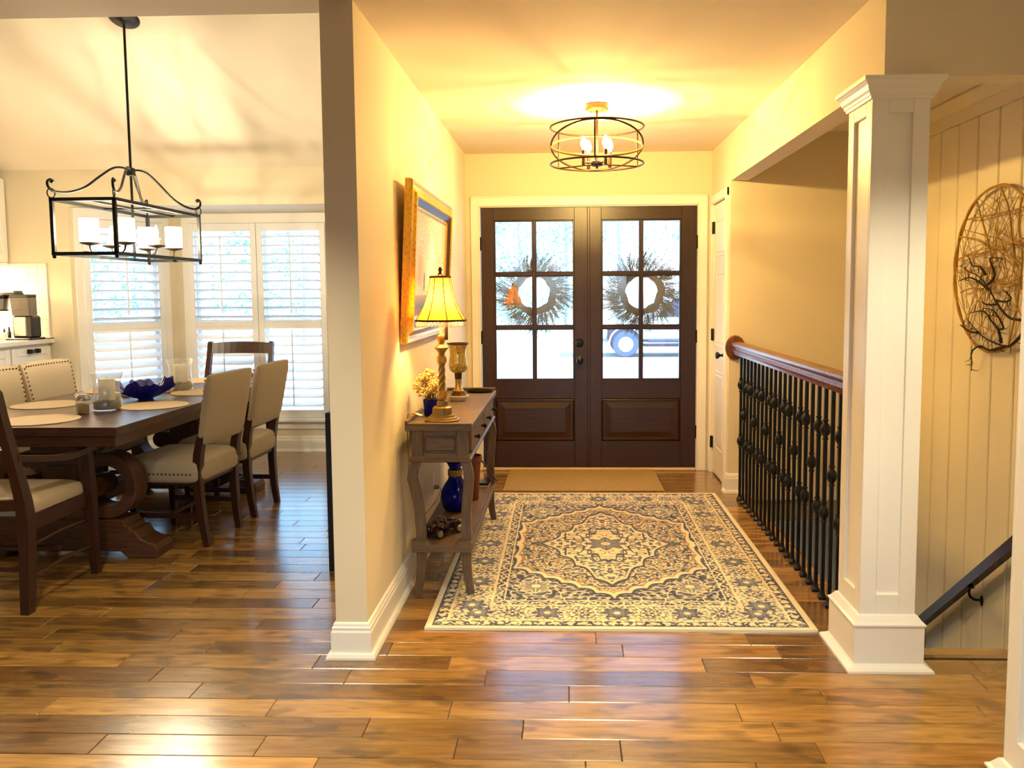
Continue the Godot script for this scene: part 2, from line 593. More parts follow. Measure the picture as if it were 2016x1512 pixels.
func materials() -> void:
	var paint := noise_tex(5, 0.05, 256)
	mat("wall", Color(0.87, 0.825, 0.725), 0.75)
	mat("ceiling", Color(0.89, 0.85, 0.78), 0.85)
	mat("trim", Color(0.93, 0.92, 0.89), 0.38)
	mat("shutter", Color(0.92, 0.92, 0.92), 0.4)
	mat("board", Color(0.90, 0.86, 0.74), 0.5)
	mat("gap", Color(0.16, 0.11, 0.07), 0.9)
	mat("iron", Color(0.035, 0.032, 0.03), 0.42, 0.3)
	mat("black_metal", Color(0.03, 0.03, 0.03), 0.4, 0.2)
	mat("bronze", Color(0.20, 0.13, 0.08), 0.35, 0.75)
	mat("gold", Color(0.55, 0.455, 0.25), 0.40, 0.65)
	mat("antique_gold", Color(0.72, 0.56, 0.22), 0.36, 0.7)
	mat("gilt_dark", Color(0.30, 0.20, 0.09), 0.45, 0.6)
	mat("steel", Color(0.72, 0.72, 0.72), 0.28, 1.0)
	mat("black_plastic", Color(0.025, 0.025, 0.028), 0.3)
	mat("white_plastic", Color(0.9, 0.89, 0.86), 0.35)
	mat("carpet", Color(0.20, 0.21, 0.19), 0.98)
	mat("stair_paint", Color(0.55, 0.55, 0.50), 0.8)
	mat("wax", Color(0.93, 0.89, 0.78), 0.55)
	mat("pebble", Color(0.45, 0.40, 0.22), 0.8)
	mat("tile", Color(0.93, 0.91, 0.88), 0.2)
	mat("cabinet", Color(0.94, 0.93, 0.90), 0.4)
	mat("counter", Color(0.90, 0.89, 0.86), 0.25)
	mat("placemat", Color(0.80, 0.71, 0.58), 0.9)
	mat("blue_art_glass", Color(0.015, 0.06, 0.62), 0.06).clearcoat_enabled = true
	mat("blue_glaze", Color(0.015, 0.03, 0.42), 0.14).metallic_specular = 0.35
	mat("terracotta", Color(0.42, 0.19, 0.08), 0.6)
	mat("leather", Color(0.30, 0.14, 0.06), 0.5)
	mat("nail", Color(0.36, 0.26, 0.15), 0.35, 0.9)
	mat("dry_flower", Color(0.86, 0.74, 0.46), 0.9)
	mat("dry_stem", Color(0.50, 0.40, 0.20), 0.9)
	mat("vine", Color(0.66, 0.50, 0.19), 0.7)
	mat("branch", Color(0.12, 0.07, 0.05), 0.8)
	mat("twig", Color(0.20, 0.22, 0.19), 0.9)
	mat("fir", Color(0.16, 0.30, 0.28), 0.9)
	mat("fir_dark", Color(0.13, 0.17, 0.17), 0.9)
	mat("cone", Color(0.55, 0.28, 0.12), 0.8)
	mat("car_paint", Color(0.16, 0.05, 0.03), 0.2)
	mat("chrome", Color(0.85, 0.85, 0.85), 0.12, 1.0)
	mat("cord", Color(0.62, 0.48, 0.16), 0.6)
	mat("white_ceramic", Color(0.90, 0.87, 0.80), 0.25)
	mat("concrete", Color(0.78, 0.77, 0.75), 0.9)
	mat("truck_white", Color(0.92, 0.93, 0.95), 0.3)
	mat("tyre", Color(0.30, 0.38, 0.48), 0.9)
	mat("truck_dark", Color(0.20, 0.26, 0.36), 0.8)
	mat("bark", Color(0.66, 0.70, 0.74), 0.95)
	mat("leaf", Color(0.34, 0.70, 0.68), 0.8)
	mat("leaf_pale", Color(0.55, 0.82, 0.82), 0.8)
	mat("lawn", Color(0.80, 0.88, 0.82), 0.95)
	mat("onion", Color(0.92, 0.86, 0.74), 0.5)
	mat("teal_glass", Color(0.15, 0.50, 0.45), 0.2)

	# lampshade cloth lets light through
	var sh := mat("shade", Color(0.80, 0.52, 0.20), 0.8)
	sh.backlight_enabled = true
	sh.backlight = Color(0.92, 0.58, 0.20)
	mat("shade_trim", Color(0.22, 0.13, 0.07), 0.8)
	var bead := mat("bead", Color(0.95, 0.90, 0.78), 0.15)
	bead.clearcoat_enabled = true

	# glass
	var pane := mat("pane", Color(1, 1, 1, 0.05), 0.0)
	pane.transparency = BaseMaterial3D.TRANSPARENCY_ALPHA
	var gl := mat("glass", Color(0.92, 0.96, 0.97, 0.10), 0.02)
	gl.transparency = BaseMaterial3D.TRANSPARENCY_ALPHA
	var jar := mat("smoke_glass", Color(0.11, 0.10, 0.13, 0.75), 0.05)
	jar.transparency = BaseMaterial3D.TRANSPARENCY_ALPHA
	# lamps
	var warm := Color(1.0, 0.80, 0.50)
	for e in [["bulb", Color(1.0, 0.86, 0.60), 14.0], ["candle_shade", Color(1.0, 0.88, 0.68), 3.2], ["lamp_bulb", warm, 9.0], ["strip", Color(1.0, 0.86, 0.64), 5.0], ["downlight", Color(1.0, 0.86, 0.66), 6.0]]:
		var m := mat(e[0], Color(0.95, 0.92, 0.86), 0.4)
		m.emission_enabled = true
		m.emission = e[1]
		m.emission_energy_multiplier = e[2]

	# woods: grain along u
	var fl := wood_tex(11, Color(0.51, 0.375, 0.185), Color(0.76, 0.59, 0.33), 1024, 256, 0.55, 0.35)
	var wob := noise_tex(3, 0.012, 256, 3)
	var tints := [Color(1, 1, 1), Color(0.90, 0.88, 0.84), Color(1.06, 1.04, 1.0), Color(0.80, 0.78, 0.76), Color(0.97, 0.92, 0.84), Color(0.72, 0.68, 0.66)]
	for i in tints.size():
		var m := textured("plank_%d" % i, fl, Vector3(0.42, 1.7, 1), 0.24, tints[i])
		bump(m, wob, 0.06)
		m.metallic_specular = 0.6
		m.clearcoat_enabled = true
		m.clearcoat = 0.6
		m.clearcoat_roughness = 0.16
	textured("door_wood", wood_tex(21, Color(0.12, 0.065, 0.03), Color(0.24, 0.135, 0.06), 512, 256, 1.2), Vector3(0.7, 2.6, 1), 0.34)
	textured("table_wood", wood_tex(31, Color(0.20, 0.11, 0.055), Color(0.36, 0.21, 0.11), 512, 256, 1.0), Vector3(0.8, 2.0, 1), 0.30)
	textured("pedestal_wood", wood_tex(36, Color(0.24, 0.14, 0.065), Color(0.42, 0.26, 0.13), 512, 256, 1.0), Vector3(0.8, 2.0, 1), 0.5)
	textured("chair_wood", wood_tex(41, Color(0.16, 0.07, 0.04), Color(0.27, 0.13, 0.07), 256, 128, 0.8), Vector3(1.2, 3.0, 1), 0.32)
	textured("console_wood", wood_tex(51, Color(0.29, 0.225, 0.155), Color(0.46, 0.375, 0.27), 512, 256, 1.5), Vector3(0.9, 3.0, 1), 0.5)
	textured("rail_wood", wood_tex(61, Color(0.32, 0.17, 0.08), Color(0.52, 0.31, 0.15), 256, 128, 1.0), Vector3(1.0, 4.0, 1), 0.25)
	textured("dark_rail", wood_tex(63, Color(0.15, 0.07, 0.04), Color(0.26, 0.13, 0.07), 256, 128, 1.0), Vector3(1.0, 4.0, 1), 0.25)

	# linen
	var ln := noise(71, 0.6, 2)
	var linen := tex(256, 256, func(x: int, y: int) -> Color:
		var k := 0.88 + 0.07 * sin(x * TAU / 4.0) * sin(y * TAU / 4.0) + 0.10 * ln.get_noise_2d(x * 0.25, y * 2.0) + 0.10 * ln.get_noise_2d(x * 2.0, y * 0.25)
		return Color(0.80, 0.72, 0.59) * k)
	var lm := textured("linen", linen, Vector3(9, 9, 9), 0.9)
	lm.rim_enabled = true
	lm.rim = 0.3
	lm.rim_tint = 0.6
	# coir mat
	var cn := noise(75, 0.9, 2)
	textured("coir", tex(256, 256, func(x: int, y: int) -> Color:
		var k := 0.86 + 0.14 * cn.get_noise_2d(x * 0.8, y * 0.8) + 0.05 * cn.get_noise_2d(x * 0.04 + 50.0, y * 0.04)
		return Color(0.70, 0.58, 0.38) * k), Vector3(3, 3, 3), 0.97)
	# mosaic of the goblet
	var mn := noise(81, 0.5, 1)
	var mosaic := tex(256, 256, func(x: int, y: int) -> Color:
		var row := y / 10
		var xx := x + (row % 3) * 4
		var cell := xx / 11
		var k := 0.62 + 0.5 * mn.get_noise_2d(cell * 7.3, row * 5.1)
		if y % 10 < 2 or xx % 11 < 2: return Color(0.26, 0.20, 0.10)
		return Color(0.88, 0.78, 0.46) * (0.6 + k * 0.7))
	var mo := textured("mosaic", mosaic, Vector3(3, 12, 1), 0.12)
	mo.metallic = 0.45
	# gold frame, worn
	var gn := noise(85, 0.03, 4)
	var gt := textured("gilt", tex(256, 256, func(x: int, y: int) -> Color:
		var k := gn.get_noise_2d(x, y * 3.0)
		return Color(0.88, 0.70, 0.28).lerp(Color(0.50, 0.32, 0.11), clampf((k - 0.1) * 1.5, 0, 1))), Vector3(5, 9, 2), 0.33)
	gt.metallic = 0.75
	# the painting: loose trees, pale buildings and a walker over water
	var p1 := noise(91, 0.02, 4)
	var p2 := noise(92, 0.07, 3)
	textured("painting", tex(256, 192, func(x: int, y: int) -> Color:
		var fx := x / 256.0; var fy := y / 192.0
		var a := p1.get_noise_2d(x * 0.6, y * 0.5); var b := p2.get_noise_2d(x * 1.6, y * 2.2)
		var c := Color(0.78, 0.72, 0.58).lerp(Color(0.92, 0.88, 0.76), clampf(0.5 + a + b * 0.4, 0, 1))
		var leaf := clampf((0.46 - fy + a * 0.25 + absf(fx - 0.5) * 0.25) * 5.0, 0, 1)
		c = c.lerp(Color(0.56, 0.58, 0.40).lerp(Color(0.74, 0.72, 0.52), clampf(0.5 + b * 1.2, 0, 1)), leaf * 0.8)
		c = c.lerp(Color(0.95, 0.93, 0.86), clampf(1.0 - absf(fx - 0.55 + a * 0.04) * 9.0, 0, 1) * clampf((fy - 0.15) * 5.0, 0, 1) * clampf((0.82 - fy) * 8.0, 0, 1))
		c = c.lerp(Color(0.72, 0.55, 0.38), 0.7 * clampf(1.4 - absf(fx - 0.22 + 0.03 * b) * 14.0, 0, 1) * clampf((fy - 0.30) * 8.0, 0, 1) * clampf((0.74 - fy) * 9.0, 0, 1))
		c = c.lerp(Color(0.24, 0.26, 0.32), clampf(1.3 - absf(fx - 0.35 + 0.012 * b) * 60.0, 0, 1) * clampf((fy - 0.56) * 30.0, 0, 1) * clampf((0.77 - fy) * 30.0, 0, 1))
		if fy > 0.80: c = Color(0.66, 0.60, 0.50).lerp(Color(0.34, 0.40, 0.52), clampf((fy - 0.82) * 10 + b * 0.6, 0, 1))
		if fy > 0.93: c = Color(0.52, 0.40, 0.28)
		return c * (0.97 + 0.06 * b)), Vector3(1, 1, 1), 0.5)
	M["rug"] = textured("rug", rug_tex(), Vector3(1, 1, 1), 0.96)


func rug_tex() -> ImageTexture:   # a quarter of the carpet, mirrored; 1.60 x 2.30 m
	var W := 640; var H := 920
	var hw := W / 2; var hh := H / 2
	var cream := Color(0.86, 0.80, 0.66); var blue := Color(0.22, 0.26, 0.37); var mid := Color(0.44, 0.45, 0.49); var warm := Color(0.58, 0.47, 0.36)
	var n1 := noise(101, 1.0, 1); var n2 := noise(102, 1.0, 1); var n3 := noise(103, 1.0, 2)
	var im := Image.create(W, H, false, Image.FORMAT_RGB8)
	var band := func(v: float, at: float, w: float) -> bool: return absf(v - at) < w
	var rosette := func(px: float, py: float, r: float) -> int:      # 0 outside, 1 petal, 2 outline, 3 heart
		var d := sqrt(px * px + py * py)
		if d > r: return 0
		var a := atan2(py, px)
		var edge := r * (0.80 + 0.18 * cos(8.0 * a))
		if d < r * 0.22: return 3
		if d > edge: return 0
		if d > edge - 0.012 or absf(sin(4.0 * a)) < 0.16: return 2
		return 1
	for y in hh:
		for x in hw:
			# metres from the rug's centre, positive quadrant
			var X := (hw - x - 0.5) / W * 1.6; var Y := (hh - y - 0.5) / H * 2.3
			var ex := 0.8 - X; var ey := 1.15 - Y
			var e := minf(ex, ey)                    # distance from the edge
			var along := Y if ex < ey else X
			var c := cream
			var field := e >= 0.308
			var vs := 13.0 if field else 20.0
			var vine := absf(n1.get_noise_2d(X * vs, Y * vs)) * (0.75 if field else 1.0)
			var leaf := n2.get_noise_2d(X * (27.0 if field else 42.0), Y * (27.0 if field else 42.0))
			if e < 0.022: c = Color(0.88, 0.83, 0.70)
			elif e < 0.030: c = blue
			elif e < 0.075:                          # guard stripe of small flowers
				c = blue
				var q := fposmod(along, 0.058) - 0.029
				if q * q + (e - 0.052) * (e - 0.052) < 0.00022: c = cream
				elif leaf > 0.22: c = cream
			elif e < 0.085: c = cream
			elif e < 0.245:                          # main border
				var q2 := fposmod(along + 0.15, 0.30) - 0.15
				var r: int = rosette.call(q2, e - 0.165, 0.07)
				if r == 1: c = mid
				elif r == 2: c = blue
				elif r == 3: c = cream
				else:
					var q3 := fposmod(along, 0.30) - 0.15
					var r2: int = rosette.call(q3, e - 0.165, 0.045)
					if r2 == 1: c = cream
					elif r2 >= 2: c = blue
					elif vine < 0.085: c = blue
					elif leaf > 0.26: c = mid
			elif e < 0.258: c = cream
			elif e < 0.300:                          # dark guard
				c = blue
				if leaf > 0.20 or absf(sin(along * 62.0) * 0.012 - (e - 0.279)) < 0.004: c = cream
			elif e < 0.308: c = cream
			else:
				# field: dark corners, cream stepped medallion
				var fx := X / 0.49; var fy := Y / 0.84
				var step := 0.06 * absf(sin((fx - fy) * 13.0))
				var d := maxf(fx, fx * 0.50 + fy * 1.03) + step * 0.7
				if d > 1.03:
					c = blue
					var r3: int = rosette.call(X - 0.36, Y - 0.66, 0.10)
					if r3 == 1: c = mid
					elif r3 == 2 or r3 == 3: c = cream
					elif vine < 0.095: c = cream
					elif leaf > 0.24: c = mid.lerp(cream, 0.5)
				elif d > 1.0: c = blue
				elif d > 0.955: c = cream
				elif d > 0.94: c = warm
				else:
					var d2 := fx * 0.9 + fy * 0.75 + 0.06 * absf(sin(atan2(fy, fx) * 7.0))
					if d2 > 0.66:
						if vine < 0.10: c = blue.lerp(mid, 0.4)
						elif leaf > 0.22: c = blue
						elif leaf < -0.34: c = warm
						var r4: int = rosette.call(X, Y - 0.56, 0.085)
						if r4 == 1: c = warm.lerp(cream, 0.5)
						elif r4 >= 2: c = blue
						var r5: int = rosette.call(X - 0.33, Y, 0.07)
						if r5 == 1: c = mid
						elif r5 >= 2: c = blue
					elif d2 > 0.63: c = blue
					elif d2 > 0.60: c = cream
					elif d2 > 0.34:
						c = mid.lerp(blue, 0.6)
						if vine < 0.12: c = cream
						elif leaf > 0.22: c = cream
						if absf(X - 0.15) < 0.075 and absf(Y - 0.16) < 0.085:
							c = cream if maxf(absf(X - 0.15) - 0.0, absf(Y - 0.16) - 0.01) < 0.065 else blue
							if vine < 0.13: c = blue
					elif d2 > 0.31: c = blue
					else:
						c = cream
						if vine < 0.11: c = mid
						var r6: int = rosette.call(X, Y, 0.12)
						if r6 == 1: c = mid
						elif r6 == 2: c = blue
			var wear := n3.get_noise_2d(X * 160.0, Y * 160.0) * 0.16 + n3.get_noise_2d(X * 7.0 + 30.0, Y * 7.0) * 0.22
			if c.b < 0.6: c = c.lerp(cream, clampf(0.08 + wear, 0.0, 0.55))
			else: c = c * (1.0 + wear * 0.3)
			im.set_pixel(x, y, c); im.set_pixel(W - 1 - x, y, c)
			im.set_pixel(x, H - 1 - y, c); im.set_pixel(W - 1 - x, H - 1 - y, c)
	return ImageTexture.create_from_image(im)

# ---------------------------------------------------------------- the setting

func shell() -> void:
	var w: Material = M.wall
	# floor structure under the boards
	var b := MB.new()
	b.span(Vector3(-5.1, -0.30, -7.32), Vector3(1.232, -0.012, 3.7))
	b.span(Vector3(1.232, -0.30, EDGE_Z + 0.02), Vector3(2.33, -0.012, 3.7))
	struct("floor", b, M.gap, "brown hardwood floor of long planks running across the rooms", "floor")
	# ceilings
	b = MB.new()
	b.span(Vector3(DINE_X, CEIL, -6.6), Vector3(2.35, CEIL + 0.12, 3.7))
	b.span(Vector3(-5.1, CEIL, -3.17), Vector3(DINE_X, CEIL + 0.12, 3.7))
	struct("ceiling", b, M.ceiling, "flat pale ceiling over the foyer with the round light", "ceiling")
	b = MB.new()
	var y0 := 2.381; var y1 := 2.381 + 0.44 * (-3.05 - MAIN_Z); var y2 := 2.381 - 0.44 * 0.15
	var vt := MB.new()
	vt.t = Transform3D(Basis(Vector3(0, 0, 1), Vector3(0, 1, 0), Vector3(-1, 0, 0)), Vector3.ZERO)
	vt.prism(PackedVector2Array([Vector2(MAIN_Z - 0.15, y2), Vector2(-3.05, y1), Vector2(-3.05, y1 + 0.15), Vector2(MAIN_Z - 0.15, y2 + 0.15)]), 0.80, 5.1)
	struct("ceiling_sloped", vt, M.ceiling, "sloped white ceiling above the dining table", "ceiling")
	b = MB.new()
	b.span(Vector3(-5.1, CEIL + 0.02, -3.168), Vector3(DINE_X - 0.001, 4.1, -3.05))
	struct("wall_gable", b, w, "strip of wall over the opening between this room and the dining room", "wall")
	# walls
	b = MB.new()
	b.span(Vector3(DINE_X, 0, -6.56), Vector3(FOYER_L, 4.1, -3.0367))
	struct("wall_left", b, w, "cream dividing wall between dining room and foyer with a squared free end", "wall")
	b = MB.new()
	b.span(Vector3(DINE_X, 0, -6.55), Vector3(-0.672, 2.5, DOOR_Z))
	b.span(Vector3(1.024, 0, -6.55), Vector3(1.226, 2.5, DOOR_Z))
	b.span(Vector3(-0.672, 2.052, -6.55), Vector3(1.024, 2.5, DOOR_Z))
	b.span(Vector3(1.226, -2.7, -6.55), Vector3(2.33, 2.5, DOOR_Z))
	struct("wall_front", b, w, "cream wall around the dark double front doors", "wall")
	b = MB.new()
	b.span(Vector3(FOYER_R, 0, DOOR_Z), Vector3(1.226, CEIL, -6.305))
	b.span(Vector3(FOYER_R, 0, -5.765), Vector3(1.226, CEIL, STAIR_BACK))
	b.span(Vector3(FOYER_R, 2.035, -6.305), Vector3(1.226, CEIL, -5.765))
	struct("wall_right", b, w, "short cream wall with the white closet door", "wall")
	b = MB.new()
	b.span(Vector3(1.226, -0.05, -5.76), Vector3(2.2, CEIL, STAIR_BACK))
	struct("wall_stairs", b, w, "cream wall at the far side of the stairwell behind the railing", "wall")
	b = MB.new()
	b.span(Vector3(1.226, -0.20, -6.3), Vector3(2.2, -0.05, -5.66))
	struct("trim_5", b, M.stair_paint, "grey painted edge of the floor under the stairwell wall", "trim")
	b = MB.new()
	b.span(Vector3(1.15, -2.7, STAIR_BACK), Vector3(1.236, -0.03, EDGE_Z))
	struct("wall_stairwell", b, M.stair_paint, "stairwell side wall below the railing", "wall")
	b = MB.new()
	b.span(Vector3(FOYER_R, 2.125, STAIR_BACK), Vector3(1.226, CEIL, -2.98))
	b.span(Vector3(1.226, 2.125, -3.095), Vector3(2.2, CEIL, -2.98))
	struct("beam", b, w, "cream dropped beam carried by the white square column", "beam")
	# walls of the room behind the camera and the outer shell
	b = MB.new()
	b.span(Vector3(-5.1, 0, -6.6), Vector3(-4.8, 4.1, 3.7))
	struct("wall_kitchen", b, w, "cream kitchen wall behind the cabinets", "wall")
	b = MB.new()
	b.span(Vector3(-5.1, 0, 3.5), Vector3(-2.6, 2.5, 3.7))
	b.span(Vector3(1.2, 0, 3.5), Vector3(2.35, 2.5, 3.7))
	b.span(Vector3(-2.6, 0, 3.5), Vector3(1.2, 0.5, 3.7))
	b.span(Vector3(-2.6, 2.0, 3.5), Vector3(1.2, 2.5, 3.7))
	b.span(Vector3(-0.76, 0.5, 3.52), Vector3(-0.64, 2.0, 3.68))
	struct("wall_back", b, w, "cream back wall with two windows", "wall")
	b = MB.new()
	for x in [-1.68, 0.28]: b.span(Vector3(x - 0.95, 0.5, 3.6), Vector3(x + 0.95, 2.0, 3.606))
	struct("window_3", b, M.pane, "pair of clear window panes in the back wall", "window")
	# board wall beside the stairs: every board a piece
	b = MB.new()
	b.span(Vector3(2.213, -2.7, -6.6), Vector3(2.35, 2.5, 3.7))
	var bw := struct("wall_boards", b, M.gap, "cream wall of vertical grooved boards beside the stairs", "wall")
	var board := bxx(Vector3(-0.0075, -2.45, -0.1045), Vector3(0.0075, 2.307, 0.1045), 0.006, 1).mesh()
	for k in range(-3, 20):
		var o := put_mesh("board", board, M.board, bw)
		o.position = Vector3(2.2075, 0, -4.994 + 0.219 * (k + 0.5))
	b = MB.new()
	b.span(Vector3(2.185, 2.305, STAIR_BACK), Vector3(2.214, 2.381, 3.5), 0.003)
	put("frieze_board", b, M.board, bw)
	b = MB.new()
	b.mold([Vector3(2.2, 0, STAIR_BACK), Vector3(2.2, 0, 3.5)], pv([0.0, 2.372, 0.020, 2.372, 0.024, 2.382, 0.040, 2.400, 0.058, 2.425, 0.062, 2.436, 0.0, 2.436]), false, 1.0)
	put("crown_moulding", b, M.board, bw)


func floor_planks() -> void:
	var fl: Node = get_node("floor")
	# end joints seen in the photograph, row by row from the line z = -2.935
	var joints := {-6: [-0.747], -5: [-1.458, -0.949, -0.342, 0.162], -4: [-1.866, -0.646, -0.142, 0.66], -3: [-1.763, -0.998, -0.392, 0.566], -2: [-1.306, 0.006, 0.88], -1: [-1.507, -0.799, -0.295, 0.66],
		0: [-0.949, -0.444, 0.51], 1: [-2.018, -1.408, -0.694, 0.216, 0.815], 2: [-1.601, 0.116, 0.722], 3: [-2.216, -1.296, -0.1], 5: [-1.13], 6: [-1.495], 7: [-1.387]}
	var wdt := 0.1168
	var far := MB.new()
	var shared := {}
	var r := RandomNumberGenerator.new()
	r.seed = 31
	for k in range(-15, 37):
		var z0 := -2.935 - wdt * k
		var zc := z0 - wdt * 0.5
		var x_end := 2.19 if z0 - wdt > EDGE_Z - 0.03 else 1.238
		var js: Array = joints.get(k, [])
		var cuts := []
		var x := -4.75 + r.randf() * 0.5
		var known_from: float = js[0] if js.size() else 99.0
		while x < x_end - 0.25 and x < known_from - 0.35:
			cuts.append(x)
			x += [0.4, 0.6, 0.75, 0.9, 1.1][r.randi() % 5]
		for j in js: cuts.append(j)
		if js.size():
			x = js[js.size() - 1] + [0.6, 0.8, 1.0][r.randi() % 3]
			while x < x_end - 0.2:
				cuts.append(x)
				x += [0.5, 0.7, 0.9][r.randi() % 3]
		cuts.append(x_end)
		if cuts[0] > -4.78: cuts.push_front(-4.8)
		for i in cuts.size() - 1:
			var a: float = cuts[i]; var e: float = cuts[i + 1]
			if e - a < 0.02: continue
			var tone := r.randi() % 6
			var off := Vector2(r.randf() * 4.0, r.randf() * 3.0)
			var m := far if (k > 20 or k < -8) else MB.new()
			m.box(Vector3((a + e) * 0.5, -0.0075, zc), Vector3(e - a - 0.0016, 0.015, wdt - 0.0016), 0.0022, 0, off)
			if m != far:
				put("plank", m, M["plank_%d" % tone], fl)
	var o := put("plank_rows", far, M.plank_1, fl)
	o.set_meta("kind", "stuff")
	# nosing of the first stair
	var b := MB.new()
	b.span(Vector3(1.226, -0.028, EDGE_Z - 0.022), Vector3(2.2, 0.001, EDGE_Z + 0.05), 0.008, 0)
	put("nosing", b, M.plank_3, fl)
	b = MB.new()
	b.span(Vector3(1.222, -0.03, STAIR_BACK), Vector3(1.25, 0.001, EDGE_Z), 0.008, 2)
	put("landing_edge", b, M.plank_3, fl)


func baseboards() -> void:
	var pr := pv([0.0, 0.0, 0.034, 0.0, 0.034, 0.008, 0.028, 0.020, 0.017, 0.022, 0.017, 0.100, 0.013, 0.108, 0.014, 0.118, 0.010, 0.122, 0.008, 0.132, 0.0, 0.137])
	var b := MB.new()
	b.mold([Vector3(DINE_X, 0, -6.5), Vector3(DINE_X, 0, -3.0367), Vector3(FOYER_L, 0, -3.0367), Vector3(FOYER_L, 0, DOOR_Z)], pr, false, 1.0)
	struct("baseboard_left", b, M.trim, "tall white baseboard wrapping the end of the dividing wall", "baseboard")
	b = MB.new()
	b.mold([Vector3(FOYER_R, 0, -5.70), Vector3(FOYER_R, 0, STAIR_BACK), Vector3(1.236, 0, STAIR_BACK)], pr, false, 1.0)
	struct("baseboard_right", b, M.trim, "white baseboard on the corner behind the iron railing", "baseboard")
	b = MB.new()
	b.mold([Vector3(FOYER_L, 0, DOOR_Z), Vector3(-0.735, 0, DOOR_Z)], pr, false, 1.0)
	struct("baseboard_front", b, M.trim, "short white baseboard left of the front doors", "baseboard")
	b = MB.new()
	b.mold([Vector3(-4.75, 0, MAIN_Z), Vector3(-3.95, 0, MAIN_Z), Vector3(-3.41, 0, BAY_Z), Vector3(-1.97, 0, BAY_Z), Vector3(-1.42, 0, MAIN_Z), Vector3(DINE_X, 0, MAIN_Z)], pr, false, 1.0)
	struct("baseboard_bay", b, M.trim, "white baseboard under the bay windows", "baseboard")


func stairs() -> void:
	var top := MB.new()
	top.span(Vector3(1.236, -0.20, EDGE_Z - 0.02), Vector3(2.2, -0.03, EDGE_Z + 0.03))
	var st := struct("stairs", top, M.trim, "dark carpeted stairs going down behind the railing", "stairs")
	for k in range(1, 14):
		var b := bxx(Vector3(1.236, -0.2 * k - 0.21, EDGE_Z - 0.25 * k), Vector3(2.2, -0.2 * k, EDGE_Z - 0.25 * (k - 1)), 0.02)
		put("step", b, M.carpet, st)
	# handrail on the board wall
	var h := thing("handrail", Vector3(2.13, 0, 0), "dark wooden handrail sloping down the board wall on an iron bracket", "handrail")
	var b2 := MB.new()
	var p0 := Vector3(0, 0.214 + 0.80 * 0.95, -3.874 + 0.95); var p1 := Vector3(0, 0.214 - 0.80 * 1.6, -3.874 - 1.6)
	b2.bar([p0, p1], 0.045, 0.050)
	put("rail", b2, M.dark_rail, h)
	b2 = MB.new()
	b2.bar([p0 + Vector3(0, 0.030, 0), p1 + Vector3(0, 0.030, 0)], 0.030, 0.014)
	put("rail_cap", b2, M.dark_rail, h)
	for zz in [-4.33, -3.20]:
		var yy: float = 0.214 + 0.80 * (zz + 3.874)
		var br := MB.new()
		br.tube(spline([Vector3(0, yy - 0.03, zz), Vector3(0.0, yy - 0.075, zz), Vector3(0.03, yy - 0.10, zz), Vector3(0.068, yy - 0.10, zz)]), 0.007, 8)
		br.ball(Vector3(0.064, yy - 0.105, zz), Vector3(0.007, 0.03, 0.014), 12, 8)
		br.box(Vector3(0, yy - 0.028, zz), Vector3(0.03, 0.006, 0.05), 0.002)
		put("bracket", br, M.black_metal, h)


func column_at(x0: float, z0: float, label: String) -> void:   # x0, z0: left front corner of the shaft, which is 0.20 wide and 0.24 deep
	var W := 0.20; var D := 0.24; var H := 2.125
	var o := Node3D.new()
	o.name = numbered("column")
	o.position = Vector3(x0, 0, z0 - D)
	add_child(o)
	tag(o, label, "column", "", "structure")
	var b := MB.new()
	b.span(Vector3(0.012, 0, 0.012), Vector3(W - 0.012, H, D - 0.012))
	put("shaft", b, M.trim, o)
	# four faces of stiles and rails round a sunk panel
	b = MB.new()
	for f in 4:
		var wd := W if f % 2 == 0 else D
		b.t = [Transform3D(Basis(), Vector3(0, 0, D)), Transform3D(Basis(Vector3.UP, -PI / 2), Vector3(0, 0, 0)), Transform3D(Basis(Vector3.UP, PI), Vector3(W, 0, 0)), Transform3D(Basis(Vector3.UP, PI / 2), Vector3(W, 0, D))][f]
		var q := 0.058
		var i := 0.0 if f % 2 == 0 else 0.0142
		b.span(Vector3(i, 0.1, -0.014), Vector3(q, 2.1, 0.0), 0.0015)
		b.span(Vector3(wd - q, 0.1, -0.014), Vector3(wd - i, 2.1, 0.0), 0.0015)
		b.span(Vector3(q, 0.1, -0.014), Vector3(wd - q, 0.275, 0.0), 0.0015)
		b.span(Vector3(q, 2.005, -0.014), Vector3(wd - q, 2.1, 0.0), 0.0015)
	put("panel_frame", b, M.trim, o)
	var loop := [Vector3(0, 0, D), Vector3(W, 0, D), Vector3(W, 0, 0), Vector3(0, 0, 0)]
	b = MB.new()
	b.mold(loop, pv([0.0, 0.0, 0.026, 0.0, 0.026, 0.163, 0.031, 0.166, 0.031, 0.172, 0.022, 0.178, 0.008, 0.198, 0.0, 0.202]), true, 1.0)
	put("base_block", b, M.trim, o)
	b = MB.new()
	b.mold(loop, pv([0.02, 0.0, 0.055, 0.0, 0.054, 0.008, 0.046, 0.014, 0.034, 0.020, 0.026, 0.026, 0.02, 0.026]), true, 1.0)
	put("shoe_moulding", b, M.trim, o)
	b = MB.new()
	b.mold(loop, pv([0.0, 2.052, 0.008, 2.052, 0.010, 2.062, 0.014, 2.063, 0.016, 2.072, 0.022, 2.080, 0.026, 2.096, 0.036, 2.108, 0.040, 2.110, 0.041, 2.124, 0.0, 2.124]), true, 1.0)
	put("crown", b, M.trim, o)


func columns() -> void:
	column_at(1.074, -2.985, "white square column with sunk panels at the near end of the iron railing")
	column_at(1.105, -1.805, "white square column cut off by the right edge, nearest to the viewer")


